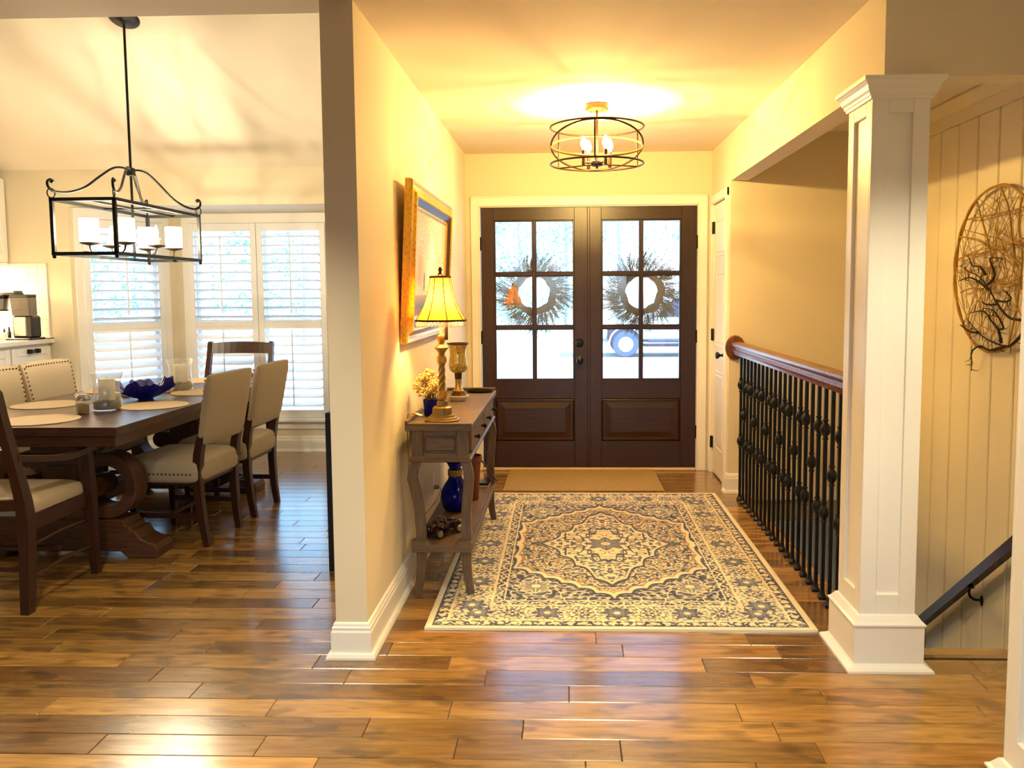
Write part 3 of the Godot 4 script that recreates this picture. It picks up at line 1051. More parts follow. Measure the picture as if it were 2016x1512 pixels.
# a window unit in its own frame: x along the wall from 0 to w, y up, z towards the room; the wall face is z = 0
func window_unit(called: String, tr: Transform3D, w: float, label: String) -> void:
	var y0 := 0.300; var y1 := 2.012
	var o := Node3D.new()
	o.name = called
	o.transform = tr
	add_child(o)
	tag(o, label, "window", "", "structure")
	var b := MB.new()
	b.span(Vector3(-0.055, y0, -0.01), Vector3(0.008, y1, 0.018), 0.004)
	b.span(Vector3(w - 0.008, y0, -0.01), Vector3(w + 0.055, y1, 0.018), 0.004)
	b.span(Vector3(-0.055, y1 - 0.008, -0.01), Vector3(w + 0.055, 2.090, 0.018), 0.004)
	put("casing", b, M.trim, o)
	b = MB.new()
	b.span(Vector3(-0.075, y0 - 0.034, -0.10), Vector3(w + 0.075, y0, 0.055), 0.006)
	b.span(Vector3(-0.055, y0 - 0.10, -0.01), Vector3(w + 0.055, y0 - 0.034, 0.016), 0.004)
	put("sill", b, M.trim, o)
	b = MB.new()
	for x in [0.0, w]: b.span(Vector3(x - 0.02, y0, -0.13), Vector3(x + 0.02, y1, 0.0))
	b.span(Vector3(0, y1 - 0.02, -0.13), Vector3(w, y1 + 0.02, 0.0))
	put("jamb", b, M.trim, o)
	b = MB.new()
	var n := 2 if w > 0.9 else 1
	for k in n:
		var a := w * k / n; var e := w * (k + 1) / n
		b.span(Vector3(a + 0.01, y0, -0.115), Vector3(a + 0.05, y1, -0.085)); b.span(Vector3(e - 0.05, y0, -0.115), Vector3(e - 0.01, y1, -0.085))
		b.span(Vector3(a + 0.01, y1 - 0.05, -0.115), Vector3(e - 0.01, y1 - 0.01, -0.085)); b.span(Vector3(a + 0.01, y0, -0.115), Vector3(e - 0.01, y0 + 0.05, -0.085))
		b.span(Vector3(a + 0.01, 1.12, -0.12), Vector3(e - 0.01, 1.165, -0.08))
		b.span(Vector3(a + 0.17, 1.16, -0.108), Vector3(a + 0.178, y1, -0.094))
	put("sash", b, M.shutter, o)
	b = MB.new()
	b.span(Vector3(0.01, y0, -0.101), Vector3(w - 0.01, y1, -0.097))
	put("pane", b, M.pane, o)


var slat_mesh: ArrayMesh

func shutter_leaf(tr: Transform3D, w: float, label: String, low_tilt: float) -> void:
	var o := thing("plantation_shutter", tr.origin, label, "shutter", "white plantation shutters of the bay window")
	o.transform = tr
	var y0 := 0.302; var y1 := 2.002; var s := 0.052; var d := 0.014
	for x in [0.0, w - s]:
		put("stile", bxx(Vector3(x, y0, -d), Vector3(x + s, y1, d), 0.003), M.shutter, o)
	for r in [[y0, 0.372], [1.105, 1.158], [1.934, y1]]:
		put("rail", bxx(Vector3(s, r[0], -d), Vector3(w - s, r[1], d), 0.003), M.shutter, o)
	var sl := MB.new()
	var poly := PackedVector2Array()
	for k in 16:
		var a := TAU * k / 16
		poly.append(Vector2(0.0435 * cos(a), 0.0058 * sin(a)))
	sl.t = Transform3D(Basis(Vector3.UP, PI / 2), Vector3.ZERO)
	sl.prism(poly, s + 0.002, w - s - 0.002, 0.0, 50.0)
	var slm := sl.mesh()
	for part in [[1.220, 10, -0.30], [0.418, 10, low_tilt]]:
		for k in part[1]:
			if part[0] + 0.0762 * k > 1.93: continue
			var q := put_mesh("slat", slm, M.shutter, o)
			q.position = Vector3(0, part[0] + 0.0762 * k - (0.028 if part[0] > 1.0 else 0.0), 0)
			q.rotation.x = part[2]
		var rod := MB.new()
		var ya: float = part[0] + (0.0 if part[0] > 1.0 else 0.0); var yb: float = part[0] + 0.0762 * 9 - 0.02
		rod.span(Vector3(w * 0.5 - 0.005, ya, 0.040), Vector3(w * 0.5 + 0.005, yb, 0.050), 0.002)
		put("tilt_rod", rod, M.shutter, o)


func bay() -> void:
	var w: Material = M.wall
	var b := MB.new()
	b.span(Vector3(-5.1, 2.093, -6.6), Vector3(DINE_X, 2.6, MAIN_Z))
	b.span(Vector3(-5.1, 0, -6.6), Vector3(-3.95, 2.093, MAIN_Z))
	b.span(Vector3(-1.40, 0, -6.6), Vector3(DINE_X, 2.093, MAIN_Z))
	struct("wall_dining", b, w, "cream dining room wall over and beside the bay window", "wall")
	b = MB.new()
	b.span(Vector3(-4.1, 2.094, -7.35), Vector3(-1.25, 2.2, MAIN_Z - 0.05))
	struct("ceiling_bay", b, M.ceiling, "low white ceiling of the bay window", "ceiling")
	b = MB.new()
	b.span(Vector3(-4.1, -0.3, -7.35), Vector3(-1.25, -0.012, -6.5))
	struct("floor_bay", b, M.gap, "floor structure under the bay window", "floor")
	# middle wall with its opening
	b = MB.new()
	var xa := -3.285; var xb := -2.075
	b.span(Vector3(-3.50, 0, -7.28), Vector3(xa, 2.15, BAY_Z)); b.span(Vector3(xb, 0, -7.28), Vector3(-1.90, 2.15, BAY_Z))
	b.span(Vector3(xa, 0, -7.28), Vector3(xb, 0.30, BAY_Z)); b.span(Vector3(xa, 2.012, -7.28), Vector3(xb, 2.15, BAY_Z))
	# angled walls
	var e := Vector3(-3.41 + 3.95, 0, BAY_Z - MAIN_Z)
	var len_ := e.length()
	var ex := e.normalized()
	var tl := Transform3D(Basis(ex, Vector3.UP, ex.cross(Vector3.UP)), Vector3(-3.95, 0, MAIN_Z))
	b.t = tl
	var s0 := 0.085; var s1 := 0.735
	b.span(Vector3(0, 0, -0.13), Vector3(s0, 2.15, 0)); b.span(Vector3(s1, 0, -0.13), Vector3(len_, 2.15, 0))
	b.span(Vector3(s0, 0, -0.13), Vector3(s1, 0.30, 0)); b.span(Vector3(s0, 2.012, -0.13), Vector3(s1, 2.15, 0))
	var e2 := Vector3(-1.42 + 1.97, 0, MAIN_Z - BAY_Z)
	var ex2 := e2.normalized()
	b.t = Transform3D(Basis(ex2, Vector3.UP, ex2.cross(Vector3.UP)), Vector3(-1.97, 0, BAY_Z))
	b.span(Vector3(-0.05, 0, -0.13), Vector3(e2.length() + 0.05, 2.15, 0))
	struct("wall_bay", b, w, "cream walls between the windows of the bay", "wall")
	window_unit("window_1", Transform3D(Basis(), Vector3(xa, 0, BAY_Z)), xb - xa, "wide double window in the middle of the dining bay")
	window_unit("window_2", tl * Transform3D(Basis(), Vector3(s0, 0, 0)), s1 - s0, "narrow window in the angled left side of the dining bay")
	var lw := (xb - xa - 0.008) * 0.5
	shutter_leaf(Transform3D(Basis(), Vector3(xa + 0.002, 0, BAY_Z + 0.016)), lw, "white louvered shutter leaf behind the head chair, left leaf of the wide window", 0.62)
	shutter_leaf(Transform3D(Basis(), Vector3(xa + lw + 0.006, 0, BAY_Z + 0.016)), lw, "white louvered shutter leaf beside the dividing wall, right leaf of the wide window", 0.30)
	shutter_leaf(tl * Transform3D(Basis(), Vector3(s0 + 0.002, 0, 0.016)), s1 - s0 - 0.004, "white louvered shutter filling the narrow angled window behind the candles", 0.62)

# ---------------------------------------------------------------- foyer: doors, railing, pendant

func door_leaf(x0: float, x1: float, g0: float, g1: float, label: String, called: String, hinge_x: float) -> Node3D:   # x0..x1 leaf, g0..g1 glass
	var o := Node3D.new()
	o.name = called
	o.position = Vector3(x0, 0.022, DOOR_Z - 0.008)
	add_child(o)
	tag(o, label, "door", "", "structure")
	var w := x1 - x0; var a := g0 - x0; var e := g1 - x0
	var zf := 0.0; var zb := -0.045
	var dw: Material = M.door_wood
	put("stile", bxx(Vector3(0, 0, zb), Vector3(a - 0.012, 2.013, zf), 0.002), dw, o)
	put("stile", bxx(Vector3(e + 0.012, 0, zb), Vector3(w, 2.013, zf), 0.002), dw, o)
	for r in [[0.0, 0.205], [0.540, 0.686], [1.916, 2.013]]:
		put("rail", bxx(Vector3(a - 0.012, r[0], zb), Vector3(e + 0.012, r[1], zf), 0.002), dw, o)
	var mx := (a + e) * 0.5
	var b := MB.new()
	b.t = Transform3D(Basis(), Vector3.ZERO)
	put("muntin", bxx(Vector3(mx - 0.0175, 0.686, zb + 0.008), Vector3(mx + 0.0175, 1.916, zf - 0.006), 0.007), dw, o)
	for y in [1.095, 1.506]:
		put("muntin", bxx(Vector3(a - 0.012, y - 0.0195, zb + 0.008), Vector3(e + 0.012, y + 0.0195, zf - 0.007), 0.007), dw, o)
	# sticking round the glass
	b = MB.new()
	b.span(Vector3(a - 0.014, 0.684, zb + 0.004), Vector3(a + 0.001, 1.918, zf - 0.004), 0.004); b.span(Vector3(e - 0.001, 0.684, zb + 0.004), Vector3(e + 0.014, 1.918, zf - 0.004), 0.004)
	b.span(Vector3(a, 0.684, zb + 0.004), Vector3(e, 0.697, zf - 0.004), 0.004); b.span(Vector3(a, 1.905, zb + 0.004), Vector3(e, 1.918, zf - 0.004), 0.004)
	put("glass_bead", b, dw, o)
	var ys := [0.690, 1.095, 1.506, 1.912]
	for k in 3:
		for s in 2:
			var xa := a if s == 0 else mx
			var xb := mx if s == 0 else e
			put("pane", bxx(Vector3(xa, ys[k], -0.026), Vector3(xb, ys[k + 1], -0.021)), M.pane, o)
	# raised panel
	b = MB.new()
	var pa := a - 0.012; var pe := e + 0.012; var p0 := 0.205; var p1 := 0.540
	var ring := [[0.0, -0.012], [0.012, -0.004], [0.018, -0.015], [0.030, -0.015], [0.075, -0.003], [0.080, -0.003]]
	for i in ring.size() - 1:
		var d0: float = ring[i][0]; var z0: float = ring[i][1]; var d1: float = ring[i + 1][0]; var z1: float = ring[i + 1][1]
		var c0 := [Vector3(pa + d0, p0 + d0, z0), Vector3(pe - d0, p0 + d0, z0), Vector3(pe - d0, p1 - d0, z0), Vector3(pa + d0, p1 - d0, z0)]
		var c1 := [Vector3(pa + d1, p0 + d1, z1), Vector3(pe - d1, p0 + d1, z1), Vector3(pe - d1, p1 - d1, z1), Vector3(pa + d1, p1 - d1, z1)]
		for k in 4: b.face(c0[k], c0[(k + 1) % 4], c1[(k + 1) % 4], c1[k], Vector3(0, 0, 1), 0)
	b.face(Vector3(pa + 0.08, p0 + 0.08, -0.003), Vector3(pe - 0.08, p0 + 0.08, -0.003), Vector3(pe - 0.08, p1 - 0.08, -0.003), Vector3(pa + 0.08, p1 - 0.08, -0.003), Vector3(0, 0, 1), 0)
	b.span(Vector3(pa, p0, -0.04), Vector3(pe, p1, -0.017))
	put("raised_panel", b, dw, o)
	for y in [0.28, 1.02, 1.74]:
		var h := MB.new()
		h.cyl(Vector3(hinge_x - x0, y - 0.05, 0.012), 0.0075, 0.10, 10, 0.002)
		h.box(Vector3(hinge_x - x0, y, 0.006), Vector3(0.024, 0.10, 0.006), 0.001)
		put("hinge", h, M.black_metal, o)
	return o


func front_doors() -> void:
	var l := door_leaf(-0.648, 0.1755, -0.538, 0.056, "left leaf of the dark brown front doors, with two black locks", "door_1", -0.655)
	door_leaf(0.1775, 1.001, 0.286, 0.873, "right leaf of the dark brown front doors, without a lock", "door_2", 1.008)
	for q in [[0.997, "deadbolt"], [0.862, "door_knob"]]:
		var b := MB.new()
		b.t = Transform3D(Basis(Vector3.RIGHT, PI / 2), Vector3(0.105 + 0.648, q[0] - 0.022, 0.0))
		if q[1] == "deadbolt":
			b.lathe(pv([0, 0, 0.033, 0, 0.033, 0.006, 0.028, 0.012, 0.024, 0.020, 0.0, 0.022]), 24)
			b.box(Vector3(0, 0.026, 0), Vector3(0.028, 0.012, 0.009), 0.003)
		else:
			b.lathe(pv([0, 0, 0.033, 0, 0.033, 0.005, 0.026, 0.010, 0.011, 0.014, 0.010, 0.034, 0.022, 0.042, 0.027, 0.052, 0.024, 0.062, 0.012, 0.067, 0, 0.068]), 24, 50.0)
		put(q[1], b, M.black_metal, l)
	var ast := MB.new()
	ast.span(Vector3(0.814, 0, -0.002), Vector3(0.836, 2.013, 0.010), 0.004)
	put("meeting_strip", ast, M.door_wood, l)
	# casing, jamb, sill
	var b2 := MB.new()
	var zc := DOOR_Z - 0.002
	for s in [[-0.725, -0.655], [1.006, 1.080]]:
		b2.span(Vector3(s[0], 0, zc), Vector3(s[1], 2.118, zc + 0.018), 0.005)
		var ins: float = s[1] - 0.014 if s[0] < 0 else s[0]
		b2.span(Vector3(ins, 0, zc), Vector3(ins + 0.014, 2.05, zc + 0.022), 0.003)
	b2.span(Vector3(-0.725, 2.044, zc), Vector3(1.080, 2.118, zc + 0.0185), 0.005)
	b2.span(Vector3(-0.725, 2.106, zc), Vector3(1.080, 2.118, zc + 0.025), 0.004)
	struct("trim_1", b2, M.trim, "white casing around the double front doors", "trim")
	b2 = MB.new()
	b2.span(Vector3(-0.672, 0, DOOR_Z - 0.18), Vector3(-0.652, 2.052, DOOR_Z - 0.002)); b2.span(Vector3(1.004, 0, DOOR_Z - 0.18), Vector3(1.024, 2.052, DOOR_Z - 0.002))
	b2.span(Vector3(-0.672, 2.037, DOOR_Z - 0.18), Vector3(1.024, 2.052, DOOR_Z - 0.002))
	struct("trim_2", b2, M.trim, "white jamb of the double front doors", "trim")
	b2 = MB.new()
	b2.span(Vector3(-0.655, 0.0, DOOR_Z - 0.19), Vector3(1.006, 0.020, DOOR_Z + 0.022), 0.006, 0)
	struct("trim_3", b2, M.placemat, "pale threshold under the double front doors", "trim")
	# wreaths hang outside, in front of the glass
	wreath(Vector3(-0.245, 1.385, -6.475), "twig wreath with a brown cone seen through the left door leaf", true)
	wreath(Vector3(0.590, 1.380, -6.475), "twig wreath without a cone seen through the right door leaf", false)


func wreath(at: Vector3, label: String, cone: bool) -> void:
	var o := thing("wreath", at, label, "wreath", "wreaths outside the front doors")
	var r := RandomNumberGenerator.new()
	r.seed = 5 if cone else 9
	var b := MB.new()
	for k in 7:
		var p := []
		var ph := r.randf() * TAU
		for i in 36:
			var a := TAU * i / 36
			var rr := 0.152 + 0.016 * sin(a * 5.0 + ph) + 0.012 * sin(a * 3.0 + ph * 2.0)
			p.append(Vector3(cos(a) * rr, sin(a) * rr, 0.014 * cos(a * 7.0 + ph)))
		b.tube(p, 0.011, 6, true)
	var core := []
	for i in 40: core.append(Vector3(cos(TAU * i / 40), sin(TAU * i / 40), 0) * 0.147)
	b.tube(core, 0.022, 8, true)
	put("ring", b, M.twig, o)
	b = MB.new()
	var b2 := MB.new()
	for k in 400:
		var a := r.randf() * TAU
		var base := Vector3(cos(a), sin(a), 0) * (0.15 + r.randf() * 0.03)
		var out := Vector3(cos(a - 0.55 + r.randf() * 0.5), sin(a - 0.55 + r.randf() * 0.5), r.randf_range(-0.25, 0.2))
		var L := r.randf_range(0.07, 0.19)
		var tip := base + out * L
		var mid := base.lerp(tip, 0.5) + Vector3(-sin(a), cos(a), 0) * 0.012
		var m := b2 if k % 3 == 0 else b
		m.tube([base, mid, tip], [0.0028, 0.0022, 0.001], 3)
		for j in 7:
			var q := base.lerp(tip, 0.25 + 0.11 * j)
			var d := (out + Vector3(r.randf_range(-0.8, 0.8), r.randf_range(-0.8, 0.8), r.randf_range(-0.3, 0.3))).normalized()
			m.tube([q, q + d * r.randf_range(0.018, 0.04)], [0.0020, 0.0008], 3)
	var s := put("sprays", b, M.fir, o)
	s.set_meta("kind", "stuff")
	s = put("dark_sprays", b2, M.fir_dark, o)
	s.set_meta("kind", "stuff")
	if cone:
		b = MB.new()
		b.t = Transform3D(Basis(Vector3(0, 0, 1), -0.25), Vector3(-0.190, -0.045, 0.03))
		for i in 12:
			var y := -0.075 + 0.0125 * i
			var rr := 0.022 * sqrt(1.0 - pow((y + 0.01) / 0.085, 2.0))
			b.lathe(PackedVector2Array([Vector2(0.004, y), Vector2(rr, y + 0.003), Vector2(rr * 0.9, y + 0.012), Vector2(0.004, y + 0.013)]), 9, 20.0)
		put("cone", b, M.cone, o)
	# hung from a thin wire loop
	b = MB.new()
	b.tube([Vector3(0, 0.16, 0), Vector3(0, 0.66, 0.012)], 0.0012, 4)
	put("hanging_wire", b, M.iron, o)


func closet_door() -> void:
	var o := Node3D.new()
	o.name = "door_3"
	o.position = Vector3(FOYER_R, 0, 0)
	add_child(o)
	tag(o, "white closet door seen almost edge-on beside the front doors", "door", "", "structure")
	var z0 := -6.300; var z1 := -5.770
	put("leaf", bxx(Vector3(0.010, 0.012, z0), Vector3(0.045, 2.03, z1), 0.002), M.trim, o)
	# sunk panels: rails and stiles standing proud of the leaf
	for p in [[0.22, 0.80], [0.98, 1.52], [1.64, 1.90]]:
		var b := MB.new()
		var za := z0 + 0.10; var zb := z1 - 0.10
		var q := 0.03
		for c in [[Vector3(0.004, p[0], za), Vector3(0.014, p[1], za + 0.012)], [Vector3(0.004, p[0], zb - 0.012), Vector3(0.014, p[1], zb)], [Vector3(0.004, p[0], za), Vector3(0.014, p[0] + 0.012, zb)], [Vector3(0.004, p[1] - 0.012, za), Vector3(0.014, p[1], zb)]]:
			b.span(c[0], c[1], 0.003)
		b.span(Vector3(0.003, p[0] + q, za + q), Vector3(0.012, p[1] - q, zb - q), 0.007)
		put("panel", b, M.trim, o)
	for y in [0.24, 1.06, 1.86]:
		var h := MB.new()
		h.cyl(Vector3(-0.004, y - 0.045, z0 - 0.004), 0.006, 0.09, 8)
		h.box(Vector3(0.004, y, z0 + 0.008), Vector3(0.010, 0.09, 0.03), 0.001)
		put("hinge", h, M.black_metal, o)
	var b3 := MB.new()
	b3.t = Transform3D(Basis(Vector3(0, 0, 1), PI / 2), Vector3(0.010, 0.935, -5.85))
	b3.lathe(pv([0, 0, 0.030, 0, 0.030, 0.006, 0.022, 0.010, 0.010, 0.014, 0.009, 0.034, 0.020, 0.042, 0.026, 0.052, 0.022, 0.062, 0.010, 0.066, 0, 0.066]), 20, 50.0)
	put("door_knob", b3, M.black_metal, o)
	var b := MB.new()
	for s in [[-6.362, -6.303], [-5.767, -5.712]]:
		b.span(Vector3(FOYER_R - 0.018, 0, s[0]), Vector3(FOYER_R + 0.004, 2.095, s[1]), 0.005)
	b.span(Vector3(FOYER_R - 0.0185, 2.033, -6.362), Vector3(FOYER_R + 0.004, 2.095, -5.712), 0.005)
	b.span(Vector3(FOYER_R, 0, -6.303), Vector3(FOYER_R + 0.1, 2.035, -6.295)); b.span(Vector3(FOYER_R, 0, -5.775), Vector3(FOYER_R + 0.1, 2.035, -5.767))
	struct("trim_4", b, M.trim, "white casing of the closet door", "trim")


func railing() -> void:
	var X := 1.150
	var o := thing("stair_railing", Vector3(X, 0, 0), "black iron railing with ball knuckles under a brown wooden handrail", "railing")
	var b := MB.new()
	b.t = Transform3D(Basis(Vector3(-1, 0, 0), Vector3.UP, Vector3(0, 0, -1)), Vector3(0, 0, 0))
	var hr := pv([-0.020, 0.962, 0.020, 0.962, 0.021, 0.976, 0.027, 0.980, 0.029, 0.990, 0.024, 0.998, 0.022, 1.010, 0.031, 1.016, 0.034, 1.026, 0.032, 1.038, 0.020, 1.048, 0.0, 1.051, -0.020, 1.048, -0.032, 1.038, -0.034, 1.026, -0.031, 1.016, -0.022, 1.010, -0.024, 0.998, -0.029, 0.990, -0.027, 0.980, -0.021, 0.976])
	b.prism(hr, -3.22 * -1.0, 5.628, 0.0, 35.0)
	put("handrail", b, M.rail_wood, o)
	b = MB.new()
	b.t = Transform3D(Basis(Vector3.RIGHT, PI / 2), Vector3(0, 1.003, STAIR_BACK))
	b.lathe(pv([0, 0, 0.085, 0, 0.085, 0.010, 0.078, 0.018, 0.0, 0.019]), 32, 30.0, Vector3(0.78, 1, 1))
	put("rosette", b, M.rail_wood, o)
	# one baluster of each kind
	var sh := MB.new()
	sh.span(Vector3(-0.008, 0.02, -0.008), Vector3(0.008, 0.963, 0.008), 0.001)
	var shaft := sh.mesh()
	var kn := MB.new()
	kn.lathe(pv([0.0075, -0.047, 0.013, -0.045, 0.014, -0.040, 0.010, -0.034, 0.011, -0.029, 0.0175, -0.020, 0.0222, -0.009, 0.0230, 0.0, 0.0222, 0.009, 0.0175, 0.020, 0.011, 0.029, 0.010, 0.034, 0.014, 0.040, 0.013, 0.045, 0.0075, 0.047]), 16, 40.0)
	var knuckle := kn.mesh()
	var so := MB.new()
	so.lathe(pv([0.0, 0.0, 0.0240, 0.0, 0.0240, 0.012, 0.0135, 0.026, 0.0115, 0.040, 0.0, 0.040]), 4, 20.0)
	so.t = Transform3D(Basis(Vector3.UP, PI / 4), Vector3.ZERO)
	var so2 := MB.new()
	so2.t = Transform3D(Basis(Vector3.UP, PI / 4), Vector3.ZERO)
	so2.lathe(pv([0.0, 0.0, 0.0240, 0.0, 0.0240, 0.012, 0.0135, 0.026, 0.0115, 0.040, 0.0, 0.040]), 4, 20.0)
	var shoe := so2.mesh()
	for k in 23:
		var z := -5.437 + 0.0984 * k
		var q := put_mesh("baluster", shaft, M.iron, o)
		q.position = Vector3(0, 0, z)
		for y in ([0.585] if k % 3 == 1 else [0.772, 0.398]):
			put_mesh("knuckle", knuckle, M.iron, q).position = Vector3(0, y, 0)
		put_mesh("shoe", shoe, M.iron, q)


func pendant() -> void:
	var o := thing("pendant_light", Vector3(0.180, 0, -4.75), "round bronze open-cage ceiling light with four bulbs in the foyer", "ceiling light")
	var b := MB.new()
	b.lathe(pv([0.0, 2.404, 0.062, 2.404, 0.066, 2.409, 0.066, 2.436, 0.0, 2.439]), 32)
	for a in [0.8, 3.9]: b.ball(Vector3(0.045 * cos(a), 2.402, 0.045 * sin(a)), Vector3(0.004, 0.004, 0.004), 8, 6)
	put("canopy", b, M.gilt_dark, o)
	b = MB.new()
	b.cyl(Vector3(0, 2.12, 0), 0.0055, 0.29, 10)
	b.lathe(pv([0.0, 2.083, 0.006, 2.083, 0.007, 2.092, 0.030, 2.097, 0.034, 2.103, 0.034, 2.122, 0.028, 2.128, 0.0, 2.130]), 24)
	put("stem", b, M.bronze, o)
	var R := 0.262; var ya := 2.312; var yb := 2.108
	for y in [ya, yb]:
		b = MB.new()
		var p := []
		for i in 48: p.append(Vector3(R * cos(TAU * i / 48), y, R * sin(TAU * i / 48)))
		b.tube(p, 0.0058, 6, true)
		put("hoop", b, M.bronze, o)
	for s in [1.0, -1.0]:
		b = MB.new()
		var p := []
		for i in 60:
			var a := TAU * i / 60
			p.append(Vector3((R - 0.004) * cos(a), (ya + yb) * 0.5 + s * 0.098 * sin(a), (R - 0.004) * sin(a)))
		b.tube(p, 0.0058, 6, true)
		put("crossing_hoop", b, M.bronze if s > 0 else M.gold, o)
	for a in [PI / 2 + 0.08, PI / 2 + 0.08 + TAU / 3, PI / 2 + 0.08 - TAU / 3]:
		b = MB.new()
		var c := Vector3(cos(a) * R, 0, sin(a) * R)
		b.tube([c + Vector3.UP * yb, c + Vector3.UP * ya], 0.0052, 6)
		b.tube([c + Vector3.UP * yb, Vector3(0, yb, 0) + c * 0.12], 0.0045, 6)
		put("strut", b, M.bronze, o)
	for k in 4:
		var a := PI / 4 + PI / 2 * k + 0.25
		var c := Vector3(cos(a), 0, sin(a)) * 0.088
		b = MB.new()
		b.tube([Vector3(0, 2.112, 0), c + Vector3.UP * 2.112], 0.005, 8)
		b.cyl(c + Vector3.UP * 2.092, 0.010, 0.03, 12, 0.002)
		b.cyl(c + Vector3.UP * 2.122, 0.0095, 0.058, 14)
		var arm := put("arm", b, M.bronze, o)
		b = MB.new()
		b.t = Transform3D(Basis(), c)
		b.lathe(pv([0.0, 2.180, 0.008, 2.180, 0.010, 2.190, 0.0175, 2.206, 0.0185, 2.216, 0.014, 2.234, 0.006, 2.252, 0.0, 2.258]), 16, 60.0)
		put("bulb", b, M.bulb, arm)
		omni("bulb_light", c + Vector3(0, 2.216, 0), Color(1.0, 0.82, 0.48), 0.38, 0.016, o)

# ---------------------------------------------------------------- dining room

func dining_table() -> void:
	var o := thing("dining_table", Vector3(-2.665, 0, -4.98), "long dark brown trestle dining table on two scrolled pedestals", "table")
	var w := 0.525; var l := 1.16
	var b := MB.new()
	# top made of boards along its length, with a breadboard end at each side
	for k in 5:
		var xa := -w + 2.0 * w * k / 5.0
		b.box(Vector3(xa + w / 5.0, 0.740, 0), Vector3(2.0 * w / 5.0 - 0.0006, 0.040, 2.0 * l - 0.24), 0.0015, 2, Vector2(k * 0.7, k * 0.31))
	for s in [-1.0, 1.0]: b.box(Vector3(0, 0.740, s * (l - 0.06)), Vector3(2.0 * w, 0.040, 0.1194), 0.0015, 0)
	put("tabletop", b, M.table_wood, o)
	b = MB.new()
	var q := 0.018
	for s in [-1.0, 1.0]:
		b.span(Vector3(s * (w - q), 0.662, -l + q), Vector3(s * (w - q - 0.028), 0.720, l - q), 0.003)
		b.span(Vector3(-w + q + 0.0285, 0.6622, s * (l - q)), Vector3(w - q - 0.0285, 0.720, s * (l - q - 0.028)), 0.003)
		b.span(Vector3(-w + 0.04, 0.690, s * 0.4 - 0.03), Vector3(w - 0.04, 0.720, s * 0.4 + 0.03))
	put("apron", b, M.table_wood, o)
	var pw: Material = M.pedestal_wood
	var p := MB.new()
	# pedestal seen along the table: post, scrolls, foot
	p.span(Vector3(-0.30, 0.600, -0.075), Vector3(0.30, 0.664, 0.075), 0.008, 0)
	p.span(Vector3(-0.16, 0.555, -0.085), Vector3(0.16, 0.602, 0.085), 0.010, 0)
	p.span(Vector3(-0.105, 0.20, -0.075), Vector3(0.105, 0.558, 0.075), 0.006, 1)
	p.span(Vector3(-0.075, 0.27, -0.083), Vector3(0.075, 0.50, 0.083), 0.008, 1)
	var foot := PackedVector2Array()
	for c in [[-0.50, 0.0], [-0.505, 0.045], [-0.49, 0.075], [-0.45, 0.085], [-0.41, 0.105], [-0.385, 0.145], [-0.36, 0.150], [-0.355, 0.170], [-0.335, 0.175], [-0.325, 0.205], [0.325, 0.205], [0.335, 0.175], [0.355, 0.170], [0.36, 0.150], [0.385, 0.145], [0.41, 0.105], [0.45, 0.085], [0.49, 0.075], [0.505, 0.045], [0.50, 0.0], [0.34, 0.0], [0.30, 0.035], [-0.30, 0.035], [-0.34, 0.0]]:
		foot.append(Vector2(c[0], c[1]))
	p.prism(foot, -0.085, 0.085, 0.006)
	var pm := p.mesh()
	var sms := []; var dms := []
	for s in [-1.0, 1.0]:
		# open scroll: a broad ring arc that springs from the post and curls onto the foot
		var sc := MB.new()
		var outer := PackedVector2Array(); var inner := PackedVector2Array()
		for i in 29:
			var a := deg_to_rad(148.0 - 296.0 * i / 28.0)
			var c := Vector2(s * 0.225, 0.380)
			outer.append(c + Vector2(s * cos(a) * 0.168, sin(a) * 0.176))
			inner.append(c + Vector2(s * cos(a) * 0.104, sin(a) * 0.110))
		inner.reverse()
		outer.append_array(inner)
		sc.prism(outer, -0.065, 0.065, 0.006)
		sms.append(sc.mesh())
		var ds := MB.new()
		ds.t = Transform3D(Basis(Vector3.RIGHT, PI / 2), Vector3(s * 0.175, 0.380, 0))
		ds.lathe(pv([0, -0.062, 0.052, -0.062, 0.056, -0.056, 0.056, 0.056, 0.052, 0.062, 0.036, 0.063, 0.032, 0.058, 0.0, 0.060]), 24)
		dms.append(ds.mesh())
	for z in [0.70, -0.70]:
		var q2 := put_mesh("pedestal", pm, pw, o)
		q2.position = Vector3(0, 0, z)
		for k in 2:
			put_mesh("scroll", sms[k], pw, q2)
			put_mesh("boss", dms[k], pw, q2)
	put("stretcher", bxx(Vector3(-0.05, 0.22, -0.64), Vector3(0.05, 0.30, 0.64), 0.006), pw, o)


func nails(points: Array) -> MB:
	var b := MB.new()
	for p in points: b.ball(p, Vector3(0.0055, 0.0055, 0.0055), 6, 4)
	return b


func back_ring(y: float, w: float, th: float, z: float, bow: float) -> Array:   # rounded rectangle lying level at height y
	var r := []
	for k in 32:
		var a := TAU * k / 32
		var x := signf(cos(a)) * pow(absf(cos(a)), 0.28) * w * 0.5
		var zz := signf(sin(a)) * pow(absf(sin(a)), 0.45) * th * 0.5
		r.append(Vector3(x, y + 0.006 * (1.0 - pow(x / (w * 0.5), 2.0)) * (1.0 if y > 0.9 else 0.0), z + zz + bow * (1.0 - pow(x / (w * 0.5), 2.0))))
	return r


